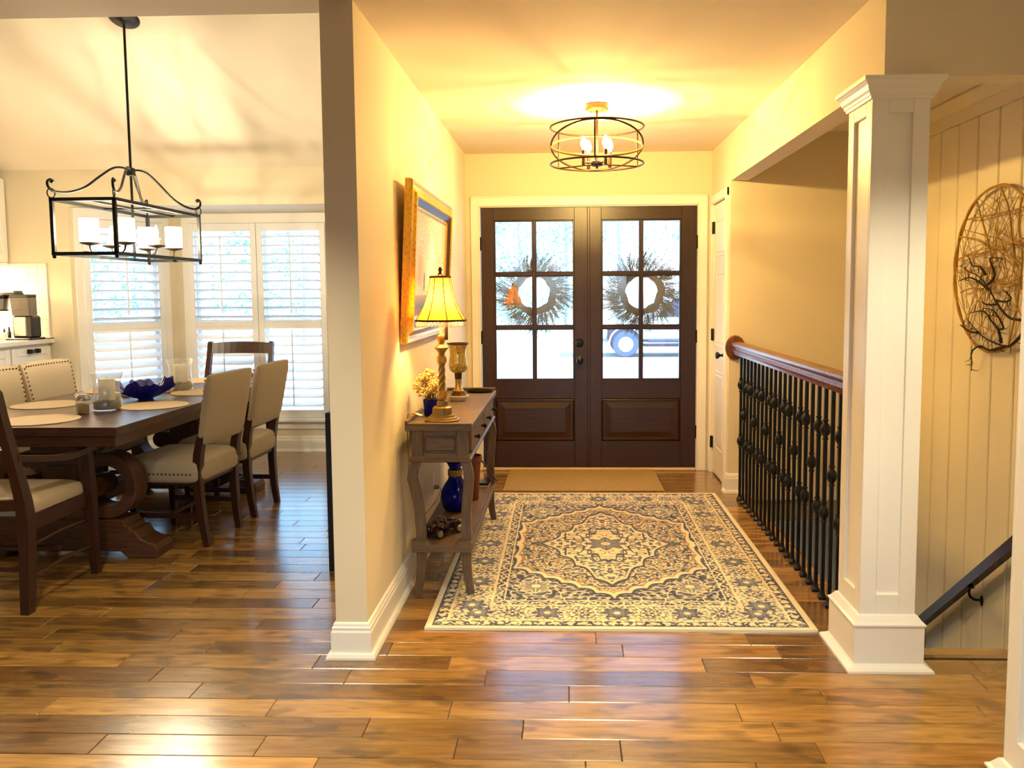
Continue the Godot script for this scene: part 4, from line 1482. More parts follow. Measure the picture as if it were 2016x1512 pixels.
func side_chair(label: String) -> Node3D:
	var o := thing("dining_chair", Vector3.ZERO, label, "chair", "linen side chairs at the dining table")
	var dk: Material = M.chair_wood
	var b := MB.new()
	b.cushion(Vector3(0, 0.425, 0.0), Vector3(0.50, 0.155, 0.47), 0.22, 0.42, 36, 14)
	put("seat", b, M.linen, o)
	b = MB.new()
	b.span(Vector3(-0.225, 0.345, -0.205), Vector3(0.225, 0.405, 0.215), 0.004)
	put("seat_frame", b, dk, o)
	b = MB.new()
	var rings := []
	for i in 9:
		var f := i / 8.0
		var e := 0.6 if i == 0 or i == 8 else 1.0
		rings.append(back_ring(0.575 + 0.375 * f, lerpf(0.465, 0.500, f) - (0.012 if e < 1.0 else 0.0), 0.058 * e, 0.238 + 0.070 * f, 0.018))
	rings.push_front(back_ring(0.571, 0.44, 0.008, 0.238, 0.018))
	rings.append(back_ring(0.956, 0.47, 0.010, 0.308, 0.018))
	b.loft(rings)
	put("backrest", b, M.linen, o)
	for s in [-1.0, 1.0]:
		b = MB.new()
		var r := []
		for c in [[0.0, 0.185, 0.235, 0.034], [0.12, 0.190, 0.218, 0.038], [0.30, 0.200, 0.205, 0.042], [0.42, 0.207, 0.206, 0.044], [0.52, 0.211, 0.218, 0.044], [0.62, 0.213, 0.240, 0.040]]:
			var h: float = c[3] * 0.5
			var cc := Vector3(s * c[1], c[0], c[2])
			r.append([cc + Vector3(-h, 0, -h), cc + Vector3(h, 0, -h), cc + Vector3(h, 0, h), cc + Vector3(-h, 0, h)])
		b.loft(r, true, true, false)
		put("leg", b, dk, o)
		b = MB.new()
		r = []
		for c in [[0.0, 0.026], [0.36, 0.046]]:
			var h: float = c[1] * 0.5
			var cc := Vector3(s * 0.195, c[0], -0.180)
			r.append([cc + Vector3(-h, 0, -h), cc + Vector3(h, 0, -h), cc + Vector3(h, 0, h), cc + Vector3(-h, 0, h)])
		b.loft(r, true, true, false)
		put("leg", b, dk, o)
		put("stretcher", bxx(Vector3(s * 0.192 - 0.009, 0.155, -0.18), Vector3(s * 0.192 + 0.009, 0.185, 0.215), 0.003), dk, o)
	put("stretcher", bxx(Vector3(-0.19, 0.160, 0.0), Vector3(0.19, 0.182, 0.018), 0.003), dk, o)
	var n := []
	for i in 17:
		for s in [-1.0, 1.0]: n.append(Vector3(s * 0.2515, 0.414, -0.19 + 0.0235 * i))
	for i in 17: n.append(Vector3(-0.20 + 0.025 * i, 0.414, -0.2365))
	for i in 13:
		var f := (i + 0.5) / 13.0
		for s in [-1.0, 1.0]: n.append(Vector3(s * (lerpf(0.465, 0.500, f) * 0.5 - 0.018), 0.58 + 0.36 * f, 0.238 + 0.070 * f - 0.024))
	for i in 17: n.append(Vector3(-0.21 + 0.02625 * i, 0.938, 0.238 + 0.068 - 0.026 + 0.018 * (1.0 - pow((-0.21 + 0.02625 * i) / 0.25, 2.0))))
	var q := put("nailheads", nails(n), M.nail, o)
	q.set_meta("kind", "stuff")
	return o


func arm_chair(label: String) -> Node3D:
	var o := thing("armchair", Vector3.ZERO, label, "chair", "wooden armchairs at the table ends")
	var dk: Material = M.chair_wood
	var b := MB.new()
	b.cushion(Vector3(0, 0.430, -0.01), Vector3(0.53, 0.135, 0.49), 0.25, 0.45, 36, 14)
	put("seat", b, M.linen, o)
	b = MB.new()
	for s in [-1.0, 1.0]:
		b.span(Vector3(s * 0.275, 0.350, -0.24), Vector3(s * 0.245, 0.425, 0.24), 0.004)
		b.span(Vector3(-0.26, 0.350, s * 0.243), Vector3(0.26, 0.425, s * 0.213), 0.004)
	put("seat_frame", b, dk, o)
	for s in [-1.0, 1.0]:
		b = MB.new()
		var r := []
		for c in [[0.0, 0.268, 0.262, 0.046], [0.03, 0.268, 0.258, 0.050], [0.25, 0.268, 0.240, 0.056], [0.42, 0.268, 0.236, 0.060], [0.50, 0.267, 0.246, 0.056], [0.70, 0.262, 0.296, 0.048], [0.88, 0.258, 0.344, 0.044], [0.985, 0.256, 0.366, 0.042], [1.0, 0.256, 0.369, 0.03]]:
			var h: float = c[3] * 0.5
			var cc := Vector3(s * c[1], c[0], c[2])
			r.append([cc + Vector3(-h * 0.8, 0, -h), cc + Vector3(h * 0.8, 0, -h), cc + Vector3(h * 0.8, 0, h), cc + Vector3(-h * 0.8, 0, h)])
		b.loft(r, true, true, false)
		put("leg", b, dk, o)
		b = MB.new()
		r = []
		for c in [[0.0, -0.262, 0.036], [0.20, -0.246, 0.044], [0.42, -0.238, 0.050], [0.55, -0.234, 0.044], [0.630, -0.228, 0.040]]:
			var h: float = c[2] * 0.5
			var cc := Vector3(s * 0.272, c[0], c[1])
			r.append([cc + Vector3(-h, 0, -h), cc + Vector3(h, 0, -h), cc + Vector3(h, 0, h), cc + Vector3(-h, 0, h)])
		b.loft(r, true, true, false)
		put("leg", b, dk, o)
		b = MB.new()
		b.bar(spline([Vector3(s * 0.262, 0.692, 0.285), Vector3(s * 0.272, 0.668, 0.16), Vector3(s * 0.282, 0.640, 0.0), Vector3(s * 0.284, 0.634, -0.14), Vector3(s * 0.278, 0.642, -0.245), Vector3(s * 0.276, 0.632, -0.28)], 5), 0.044, 0.028)
		put("armrest", b, dk, o)
		for q in [[0.150, 0.004], [0.285, -0.004]]:
			b = MB.new()
			b.tube([Vector3(s * (0.266 + q[1]), q[0], 0.245), Vector3(s * (0.268 + q[1]), q[0] + 0.012, 0.0), Vector3(s * (0.270 + q[1]), q[0], -0.245)], [0.008, 0.0105, 0.008], 10)
			put("stretcher", b, dk, o)
	b = MB.new()
	b.tube([Vector3(-0.262, 0.215, 0.0), Vector3(0.262, 0.215, 0.0)], 0.010, 10)
	b.tube([Vector3(-0.262, 0.19, 0.244), Vector3(0.262, 0.19, 0.244)], 0.010, 10)
	put("stretcher", b, dk, o)
	# back rails bow backwards
	for q in [[0.900, 0.985, 0.348, 0.370], [0.660, 0.735, 0.286, 0.304], [0.455, 0.505, 0.240, 0.250]]:
		b = MB.new()
		var rr := []
		for i in 11:
			var x := -0.245 + 0.049 * i
			var bow := 0.035 * (1.0 - pow(x / 0.245, 2.0))
			var ya: float = q[0]; var yb: float = q[1] + (0.012 * (1.0 - pow(x / 0.245, 2.0)) if q[0] > 0.8 else 0.0)
			rr.append([Vector3(x, ya, q[2] + bow - 0.012), Vector3(x, ya, q[2] + bow + 0.012), Vector3(x, yb, q[3] + bow + 0.012), Vector3(x, yb, q[3] + bow - 0.012)])
		b.loft(rr, true, true, false)
		put("back_rail", b, dk, o)
	return o


func chairs() -> void:
	var c := side_chair("linen side chair nearest the dividing wall, the closest one with its back turned")
	c.position = Vector3(-2.205, 0, -4.61)
	c.rotation.y = PI / 2 - 0.08
	copy_of(c, Vector3(-2.180, 0, -5.20), PI / 2 - 0.03, "linen side chair seen from behind, nearest the wide window and the black side table")
	copy_of(c, Vector3(-3.15, 0, -4.80), -PI / 2 - 0.03, "linen side chair on the kitchen side, cut off by the edge of the picture")
	copy_of(c, Vector3(-3.15, 0, -5.335), -PI / 2 - 0.03, "linen side chair on the kitchen side, its whole nailed back beside the angled window")
	var a := arm_chair("dark wooden armchair with linen seat at the near table end, its back to the viewer")
	a.position = Vector3(-2.63, 0, -3.70)
	copy_of(a, Vector3(-2.70, 0, -6.40), PI, "dark wooden armchair at the far table end in front of the wide window")


func table_settings() -> void:
	var y := 0.7602
	var g := "round woven placemats on the dining table"
	var b := MB.new()
	b.lathe(pv([0.0, 0.0, 0.188, 0.0, 0.190, 0.0015, 0.188, 0.0045, 0.160, 0.0050, 0.158, 0.0040, 0.0, 0.0045]), 48, 10.0)
	var m := b.mesh()
	for q in [[-2.665, -4.045, "round placemat at the near head of the table by the armchair"], [-2.985, -4.62, "round placemat left of the spice shakers on the dining table"], [-2.345, -4.575, "round placemat nearest the closest linen chair, right of the candle"], [-2.345, -5.215, "round placemat partly behind the closest chair's back, beside the far candle"], [-2.985, -5.33, "round placemat behind the near candle on the kitchen side"], [-2.665, -5.93, "round placemat at the far head of the table near the wide window"]]:
		var o := put_mesh("placemat", m, M.placemat)
		o.position = Vector3(q[0], y, q[1])
		tag(o, q[2], "placemat", g)
	# hurricane glasses, each with pebbles; the candle inside is a thing of its own
	for q in [[-2.520, -4.42, "nearer"], [-2.540, -5.33, "farther"]]:
		var at := Vector3(q[0], y, q[1])
		var h := thing("hurricane_glass", at, "%s clear flared glass vase holding pebbles and a candle on the table" % q[2], "vase", "")
		b = MB.new()
		b.lathe(pv([0.0, 0.0, 0.072, 0.0, 0.078, 0.006, 0.081, 0.02, 0.077, 0.05, 0.069, 0.09, 0.067, 0.125, 0.072, 0.17, 0.083, 0.203, 0.084, 0.206, 0.081, 0.206, 0.070, 0.17, 0.0645, 0.125, 0.0665, 0.09, 0.0745, 0.05, 0.078, 0.02, 0.075, 0.010, 0.0, 0.008]), 40, 50.0)
		put("glass", b, M.glass, h)
		b = MB.new()
		var r := RandomNumberGenerator.new()
		r.seed = 4
		for k in 260:
			var a := r.randf() * TAU; var rr := sqrt(r.randf()) * 0.066
			b.ball(Vector3(cos(a) * rr, 0.013 + r.randf() * 0.045, sin(a) * rr), Vector3(1, 0.7, 0.85) * r.randf_range(0.004, 0.008), 6, 4)
		b.lathe(pv([0.0, 0.009, 0.066, 0.009, 0.068, 0.03, 0.062, 0.052, 0.0, 0.054]), 20)
		put("pebbles", b, M.pebble, h).set_meta("kind", "stuff")
		var c := thing("pillar_candle", at + Vector3(0, 0.055, 0), "cream pillar candle standing in the %s glass vase" % q[2], "candle")
		b = MB.new()
		b.lathe(pv([0.0, 0.0, 0.0415, 0.0, 0.042, 0.004, 0.042, 0.113, 0.040, 0.117, 0.030, 0.117, 0.022, 0.113, 0.0, 0.112]), 28)
		put("wax", b, M.wax, c)
		b = MB.new()
		b.tube([Vector3(0, 0.11, 0), Vector3(0.001, 0.122, 0), Vector3(0.004, 0.128, 0)], 0.0012, 5)
		put("wick", b, M.iron, c)
	# spice shaker
	for q in [[-2.578, -4.288, "glass spice shaker with metal lid beside the near candle", 0.034], [-2.62, -4.335, "second spice shaker half hidden behind the front one", 0.028]]:
		var s := thing("shaker", Vector3(q[0], y, q[1]), q[2], "shaker", "spice shakers on the table")
		var r0: float = q[3]
		b = MB.new()
		b.lathe(PackedVector2Array([Vector2(0, 0), Vector2(r0 * 0.85, 0), Vector2(r0 * 0.9, 0.004), Vector2(r0 * 0.86, 0.045), Vector2(r0, 0.066), Vector2(r0 * 0.96, 0.072), Vector2(0, 0.072)]), 20)
		put("jar", b, M.glass, s)
		b = MB.new()
		b.lathe(PackedVector2Array([Vector2(0, 0.003), Vector2(r0 * 0.82, 0.003), Vector2(r0 * 0.80, 0.048), Vector2(0, 0.05)]), 20)
		put("spice", b, M.cord, s)
		b = MB.new()
		b.lathe(PackedVector2Array([Vector2(r0 * 1.02, 0.070), Vector2(r0 * 1.05, 0.074), Vector2(r0 * 1.02, 0.090), Vector2(r0 * 0.7, 0.103), Vector2(0, 0.106)]), 20, 40.0)
		put("lid", b, M.steel, s)
	# blue art-glass bowl with a ruffled rim
	var bowl := MB.new()
	var pts := []
	var W := 120; var Hh := 16
	for side in 2:
		pts = []
		for j in Hh + 1:
			var f := float(j) / Hh
			for i in W + 1:
				var a := TAU * i / W
				var ruff := 0.022 * sin(a * 5.0 + 0.6) + 0.012 * sin(a * 9.0) + 0.008 * sin(a * 3.0) + 0.006 * sin(a * 19.0)
				var rr := lerpf(0.03, 0.165 + 0.02 * sin(a * 3.0 + 1.0), f) - side * 0.004 + 0.006 * f * sin(a * 16.0 + f * 5.0)
				var yy := 0.085 * pow(f, 1.6) + ruff * pow(f, 2.0) + 0.014 * maxf(0.0, cos(a - 0.3)) * f + side * 0.004
				pts.append(Vector3(cos(a) * rr, yy, sin(a) * rr))
		bowl.grid(pts, W, Hh, side == 0)
	var bo := thing("glass_bowl", Vector3(-2.545, y + 0.005, -4.88), "deep blue ruffled art glass bowl in the middle of the dining table", "bowl")
	put("bowl", bowl, M.blue_art_glass, bo)
	b = MB.new()
	b.lathe(pv([0.0, -0.005, 0.042, -0.005, 0.045, 0.0, 0.034, 0.008, 0.0, 0.009]), 24)
	put("foot", b, M.blue_art_glass, bo)
	# coasters
	b = MB.new()
	b.box(Vector3(0, 0.004, 0), Vector3(0.10, 0.008, 0.10), 0.002)
	var cm := b.mesh()
	for q in [[-2.765, -5.03, 0, 0.2], [-2.765, -5.03, 1, 0.25], [-2.765, -5.03, 2, 0.15], [-2.60, -5.28, 0, -0.1], [-2.60, -5.28, 1, 0.0], [-2.60, -5.28, 2, -0.2]]:
		var o := put_mesh("coaster", cm, M.white_ceramic)
		o.position = Vector3(q[0], y + 0.0085 * q[2], q[1])
		o.rotation.y = q[3]
		var lv: String = ["bottom", "middle", "top"][q[2]]
		tag(o, "pale square coaster, %s of the stack %s" % [lv, "left of the blue bowl" if q[0] < -2.7 else "behind the blue bowl"], "coaster", "pale coasters stacked on the dining table")


func chandelier() -> void:
	var o := thing("chandelier", Vector3(-2.635, 0, -5.0), "black iron lantern chandelier hanging above the dining table", "chandelier")
	var ir: Material = M.iron
	var hw := 0.175; var hl := 0.52; var yt := 1.913; var yb := 1.618
	var b := MB.new()
	b.t = Transform3D(Basis(Vector3.RIGHT, -0.414), Vector3(0, 3.036, 0))
	b.lathe(pv([0.0, -0.030, 0.012, -0.030, 0.020, -0.022, 0.070, -0.012, 0.088, 0.0, 0.090, 0.006, 0.0, 0.008]), 32)
	put("canopy", b, ir, o)
	b = MB.new()
	b.cyl(Vector3(0, yb + 0.03, 0), 0.0075, 3.012 - yb - 0.03, 10)
	b.ball(Vector3(0, yb - 0.012, 0), Vector3(0.008, 0.012, 0.008), 10, 8)
	b.cyl(Vector3(0, yb, 0), 0.010, 0.04, 10)
	put("rod", b, ir, o)
	put("hub", bxx(Vector3(-0.020, 2.108, -0.020), Vector3(0.020, 2.158, 0.020), 0.004), ir, o)
	b = MB.new()
	b.tube(spline([Vector3(0.012, 2.11, 0), Vector3(0.03, 2.02, -0.01), Vector3(0.07, 1.93, -0.02)], 5), 0.0016, 5)
	b.tube(spline([Vector3(0.014, 2.11, 0), Vector3(0.04, 2.02, 0.0), Vector3(0.08, 1.92, -0.03)], 5), 0.0016, 5)
	put("wire", b, M.bronze, o)
	for y in [yt, yb]:
		b = MB.new()
		b.bar([Vector3(-hw, y, -hl), Vector3(hw, y, -hl), Vector3(hw, y, hl), Vector3(-hw, y, hl)], 0.019, 0.019, Vector3.UP, true)
		put("frame", b, ir, o)
	b = MB.new()
	b.span(Vector3(-0.008, yt - 0.006, -hl), Vector3(0.008, yt + 0.006, hl))
	b.span(Vector3(-hw, yt - 0.006, -0.008), Vector3(hw, yt + 0.006, 0.008))
	put("top_bar", b, ir, o)
	b = MB.new()
	b.span(Vector3(-0.010, yb + 0.004, -hl), Vector3(0.010, yb + 0.012, hl))
	put("bottom_bar", b, ir, o)
	for sx in [-1.0, 1.0]:
		for sz in [-1.0, 1.0]:
			var c := Vector3(sx * hw, 0, sz * hl)
			var post := put("post", bxx(c + Vector3(-0.0095, yb, -0.0095), c + Vector3(0.0095, yt, 0.0095), 0.001), ir, o)
			b = MB.new()
			b.ball(c + Vector3(0, yb - 0.016, 0), Vector3(0.0105, 0.0105, 0.0105), 12, 8)
			put("finial", b, ir, post)
			b = MB.new()
			var rp := []
			var dir := Vector3(c.x, 0, c.z).normalized()
			for i in 20:
				var a := TAU * i / 20
				rp.append(c + Vector3(0, yt + 0.034, 0) + dir * 0.024 * cos(a) + Vector3.UP * 0.026 * sin(a))
			b.tube(rp, 0.0035, 6, true)
			put("ring", b, ir, o)
			b = MB.new()
			var path := []
			for q in [[0.0, 2.136], [0.10, 2.150], [0.24, 2.138], [0.42, 2.075], [0.60, 2.005], [0.78, 1.967], [0.92, 1.957], [1.0, 1.966], [1.035, 1.990], [1.030, 2.012], [1.0, 2.022], [0.978, 2.010]]:
				path.append(Vector3(c.x * q[0], q[1], c.z * q[0]))
			b.tube(spline(path, 4), 0.0072, 7)
			b.ball(Vector3(c.x * 0.985, 2.013, c.z * 0.985), Vector3(0.012, 0.012, 0.012), 10, 8)
			put("scroll_arm", b, ir, o)
	# four candle shades on curled arms, two bare candles between them
	for q in [[-0.085, 0.33, 1], [0.125, 0.33, 1], [-0.09, -0.33, 1], [0.09, -0.33, 1], [-0.14, 0.0, 0], [0.14, 0.0, 0]]:
		var c := Vector3(q[0], 0, q[1])
		b = MB.new()
		b.tube(spline([Vector3(0, yb + 0.012, q[1]), Vector3(q[0] * 0.5, yb + 0.008, q[1]), Vector3(q[0] * 0.88, yb + 0.020, q[1]), Vector3(q[0], yb + 0.058, q[1])], 5), 0.005, 6)
		b.t = Transform3D(Basis(), c)
		b.lathe(pv([0.0, yb + 0.056, 0.012, yb + 0.056, 0.050, yb + 0.066, 0.052, yb + 0.072, 0.0, yb + 0.074]), 24)
		var arm := put("candle_arm", b, M.gilt_dark, o)
		b = MB.new()
		b.t = Transform3D(Basis(), c)
		if q[2] == 1:
			b.lathe(pv([0.0, yb + 0.076, 0.050, yb + 0.076, 0.0515, yb + 0.080, 0.0515, yb + 0.205, 0.050, yb + 0.208, 0.0, yb + 0.208]), 28)
			put("candle_shade", b, M.candle_shade, arm)
			omni("candle_light", c + Vector3(0, yb + 0.145, 0), Color(1.0, 0.93, 0.78), 0.18, 0.02, o)
		else:
			b.lathe(pv([0.0, yb + 0.076, 0.026, yb + 0.076, 0.026, yb + 0.112, 0.022, yb + 0.114, 0.0, yb + 0.114]), 20)
			put("candle_cup", b, M.wax, arm)
			b = MB.new()
			b.t = Transform3D(Basis(), c)
			b.lathe(pv([0.0, yb + 0.115, 0.008, yb + 0.115, 0.013, yb + 0.135, 0.011, yb + 0.165, 0.004, yb + 0.19, 0.0, yb + 0.195]), 14, 60.0)
			put("bulb", b, M.bulb, arm)
			omni("bulb_light", c + Vector3(0, yb + 0.15, 0), Color(1.0, 0.93, 0.78), 0.18, 0.015, o)


func console_side() -> void:
	var o := thing("side_table", Vector3(-1.035, 0, -4.55), "black metal side table hidden behind the dividing wall, only its near end showing", "table")
	var bm: Material = M.black_metal
	put("tabletop", bxx(Vector3(-0.155, 0.765, -0.545), Vector3(0.14, 0.802, 0.55), 0.003), bm, o)
	for x in [-0.142, 0.125]:
		for z in [-0.53, 0.535]:
			put("leg", bxx(Vector3(x - 0.014, 0, z - 0.014), Vector3(x + 0.014, 0.766, z + 0.014), 0.002), bm, o)
	for z in [-0.53, 0.535]:
		put("stretcher", bxx(Vector3(-0.142, 0.105, z - 0.009), Vector3(0.125, 0.123, z + 0.009), 0.002), bm, o)


func kitchen() -> void:
	var xf := -4.13; var yc := 1.05
	# base cabinet, worktop, wall cabinet
	var o := thing("base_cabinet", Vector3(-4.46, 0, -5.75), "white kitchen base cabinet with a black bar handle", "cabinet")
	var X := xf + 4.46
	put("body", bxx(Vector3(-0.30, 0.09, -0.735), Vector3(X - 0.022, yc - 0.045, 0.9), 0.002), M.cabinet, o)
	for z in [-0.72, -0.24, 0.24]:
		var b := MB.new()
		var z0: float = z; var z1: float = z + 0.465
		b.span(Vector3(X - 0.020, 0.11, z0), Vector3(X - 0.008, yc - 0.06, z1))
		for c in [[Vector3(X - 0.012, 0.11, z0), Vector3(X, yc - 0.06, z0 + 0.06)], [Vector3(X - 0.012, 0.11, z1 - 0.06), Vector3(X, yc - 0.06, z1)], [Vector3(X - 0.012, 0.11, z0 + 0.06), Vector3(X, 0.17, z1 - 0.06)], [Vector3(X - 0.012, yc - 0.12, z0 + 0.06), Vector3(X, yc - 0.06, z1 - 0.06)]]:
			b.span(c[0], c[1], 0.002)
		var d := put("door", b, M.cabinet, o)
		b = MB.new()
		b.tube([Vector3(X + 0.026, 0.962, z0 + 0.185), Vector3(X + 0.026, 0.962, z0 + 0.285)], 0.007, 8)
		for zz in [z0 + 0.19, z0 + 0.28]:
			b.box(Vector3(X + 0.018, 0.962, zz), Vector3(0.040, 0.034, 0.030), 0.004)
		put("handle", b, M.black_metal, d)
	var w := put("worktop", bxx(Vector3(-4.79, yc - 0.040, -6.495), Vector3(xf + 0.025, yc, -4.85), 0.006), M.counter)
	tag(w, "white stone worktop under the coffee maker", "worktop")
	o = thing("wall_cabinet", Vector3(-4.62, 0, -5.75), "white kitchen wall cabinet cut by the left edge of the picture", "cabinet")
	put("body", bxx(Vector3(-0.17, 1.650, -0.745), Vector3(0.155, 2.32, 0.9), 0.002), M.cabinet, o)
	for z in [-0.735, -0.2]:
		var b := MB.new()
		b.span(Vector3(0.156, 1.655, z), Vector3(0.166, 2.31, z + 0.525))
		b.span(Vector3(0.160, 1.655, z), Vector3(0.175, 2.31, z + 0.065), 0.002); b.span(Vector3(0.160, 1.655, z + 0.46), Vector3(0.175, 2.31, z + 0.525), 0.002)
		b.span(Vector3(0.160, 1.655, z + 0.06), Vector3(0.175, 1.72, z + 0.465), 0.002); b.span(Vector3(0.160, 2.245, z + 0.06), Vector3(0.175, 2.31, z + 0.465), 0.002)
		put("door", b, M.cabinet, o)
	put("light_rail", bxx(Vector3(0.13, 1.625, -0.745), Vector3(0.170, 1.652, 0.9), 0.003), M.cabinet, o)
	# light strip under it
	var st := put("cabinet_light", bxx(Vector3(-4.70, 1.636, -6.44), Vector3(-4.56, 1.648, -5.1), 0.003), M.strip)
	tag(st, "glowing light strip under the kitchen wall cabinet", "light")
	var al := AreaLight3D.new()
	al.name = "strip_light"
	al.area_size = Vector2(0.12, 1.3)
	al.light_color = Color(1.0, 0.86, 0.66)
	al.light_energy = 1.5
	al.area_range = 8.0
	al.shadow_enabled = true
	add_child(al)
	al.transform = Transform3D(Basis(Vector3.RIGHT, -PI / 2), Vector3(-4.63, 1.630, -5.77))
	# backsplash tiles on the main wall
	var b2 := MB.new()
	b2.span(Vector3(-4.80, yc, -6.502), Vector3(-4.142, 1.650, -6.4955))
	var wl := struct("trim_6", b2, M.white_plastic, "white subway tile backsplash behind the coffee maker", "tiles")
	var th := 0.0745; var tw := 0.152
	var tm := bxx(Vector3(-tw / 2 + 0.001, -th / 2 + 0.001, -0.004), Vector3(tw / 2 - 0.001, th / 2 - 0.001, 0.004), 0.0015).mesh()
	for r in 8:
		for c in 5:
			var xr := -4.142 - tw * c - (tw * 0.5 if r % 2 == 1 else 0.0)
			if xr - tw < -4.80: continue
			put_mesh("tile", tm, M.tile, wl).position = Vector3(xr - tw / 2, yc + th * (r + 0.5), -6.4925)
		if r % 2 == 1:
			put("tile", bxx(Vector3(-4.142 - tw * 0.5 + 0.001, yc + th * r + 0.001, -6.4965), Vector3(-4.143, yc + th * (r + 1) - 0.001, -6.4885), 0.0015), M.tile, wl)
	# coffee maker
	o = thing("coffee_maker", Vector3(-4.195, yc, -6.27), "steel and black drip coffee maker with a clear water tank on the kitchen worktop", "coffee maker")
	var bk: Material = M.black_plastic
	put("base", bxx(Vector3(-0.105, 0, -0.10), Vector3(0.095, 0.016, 0.09), 0.006), bk, o)
	put("tower", bxx(Vector3(-0.075, 0.012, -0.07), Vector3(0.088, 0.185, 0.045), 0.014), bk, o)
	put("front_panel", bxx(Vector3(-0.058, 0.026, 0.040), Vector3(0.040, 0.176, 0.052), 0.010), M.steel, o)
	var b3 := MB.new()
	b3.loft([[Vector3(-0.070, 0.186, -0.06), Vector3(0.062, 0.186, -0.06), Vector3(0.062, 0.186, 0.04), Vector3(-0.070, 0.186, 0.04)], [Vector3(-0.082, 0.325, -0.065), Vector3(0.058, 0.325, -0.065), Vector3(0.058, 0.325, 0.045), Vector3(-0.082, 0.325, 0.045)]], true, true, false)
	put("water_tank", b3, M.smoke_glass, o)
	put("lid", bxx(Vector3(-0.085, 0.325, -0.068), Vector3(0.061, 0.350, 0.048), 0.006), bk, o)
	put("arm", bxx(Vector3(-0.25, 0.335, -0.035), Vector3(-0.01, 0.366, 0.025), 0.012), bk, o)
	put("arm_cap", bxx(Vector3(-0.07, 0.35, -0.04), Vector3(-0.022, 0.378, 0.03), 0.010), bk, o)
	b3 = MB.new()
	b3.t = Transform3D(Basis(), Vector3(-0.19, 0, 0))
	b3.lathe(pv([0.0, 0.222, 0.052, 0.222, 0.056, 0.226, 0.057, 0.234, 0.0, 0.234]), 24)
	b3.lathe(pv([0.0, 0.318, 0.068, 0.318, 0.070, 0.326, 0.070, 0.344, 0.050, 0.352, 0.0, 0.354]), 24)
	put("basket_rim", b3, bk, o)
	b3 = MB.new()
	b3.t = Transform3D(Basis(), Vector3(-0.19, 0, 0))
	b3.lathe(pv([0.0, 0.233, 0.056, 0.233, 0.067, 0.319, 0.0, 0.319]), 28)
	put("brew_basket", b3, M.steel, o)
	b3 = MB.new()
	for k in 3: b3.box(Vector3(-0.073, 0.06 + 0.035 * k, 0.048), Vector3(0.016, 0.014, 0.006), 0.002)
	put("button", b3, M.steel, o)
	b3 = MB.new()
	b3.tube(spline([Vector3(0.08, 0.006, -0.05), Vector3(0.13, 0.005, -0.06), Vector3(0.17, 0.005, -0.09)], 5), 0.004, 6)
	put("cord", b3, bk, o)
	# small bottles, a bulb of garlic, a teal jar
	for q in [[-4.345, -6.30, 0.10, 0.013, "black_plastic", "slim dark dropper bottle left of the coffee maker"], [-4.385, -6.30, 0.085, 0.014, "onion", "slim tan bottle left of the dark dropper bottle"], [-4.43, -6.28, 0.06, 0.02, "white_plastic", "squat white jar behind the bottles at the left edge"]]:
		var h: float = q[2]; var rr: float = q[3]
		var s := thing("bottle", Vector3(q[0], yc, q[1]), q[5], "bottle", "small bottles beside the coffee maker")
		b3 = MB.new()
		b3.lathe(PackedVector2Array([Vector2(0, 0), Vector2(rr, 0), Vector2(rr, h * 0.55), Vector2(rr * 0.5, h * 0.66), Vector2(0, h * 0.66)]), 14)
		put("body", b3, M[q[4]], s)
		b3 = MB.new()
		b3.lathe(PackedVector2Array([Vector2(0, h * 0.64), Vector2(rr * 0.55, h * 0.64), Vector2(rr * 0.55, h * 0.82), Vector2(rr * 0.25, h), Vector2(0, h)]), 12)
		put("cap", b3, M.black_plastic, s)
	var ga := thing("garlic_bulb", Vector3(-4.30, yc, -6.14), "white garlic bulb in front of the coffee maker", "garlic")
	b3 = MB.new()
	b3.lathe(pv([0.0, 0.0, 0.018, 0.001, 0.031, 0.012, 0.034, 0.026, 0.028, 0.044, 0.012, 0.058, 0.004, 0.066, 0.0, 0.068]), 24, 60.0, Vector3.ONE, 0.0, 6, 0.05)
	put("bulb", b3, M.onion, ga)
	b3 = MB.new()
	b3.ball(Vector3(-0.035, 0.010, 0.02), Vector3(0.016, 0.010, 0.012), 10, 8)
	put("clove", b3, M.cone, ga)
	var tj := MB.new()
	tj.lathe(pv([0.0, 0.0, 0.028, 0.0, 0.030, 0.004, 0.030, 0.05, 0.024, 0.064, 0.024, 0.072, 0.0, 0.072]), 20)
	var tg := put("jar", tj, M.teal_glass)
	tg.position = Vector3(-4.40, yc, -6.12)
	tag(tg, "small teal jar cut by the left edge of the picture", "jar")

# ---------------------------------------------------------------- console table and what stands on it

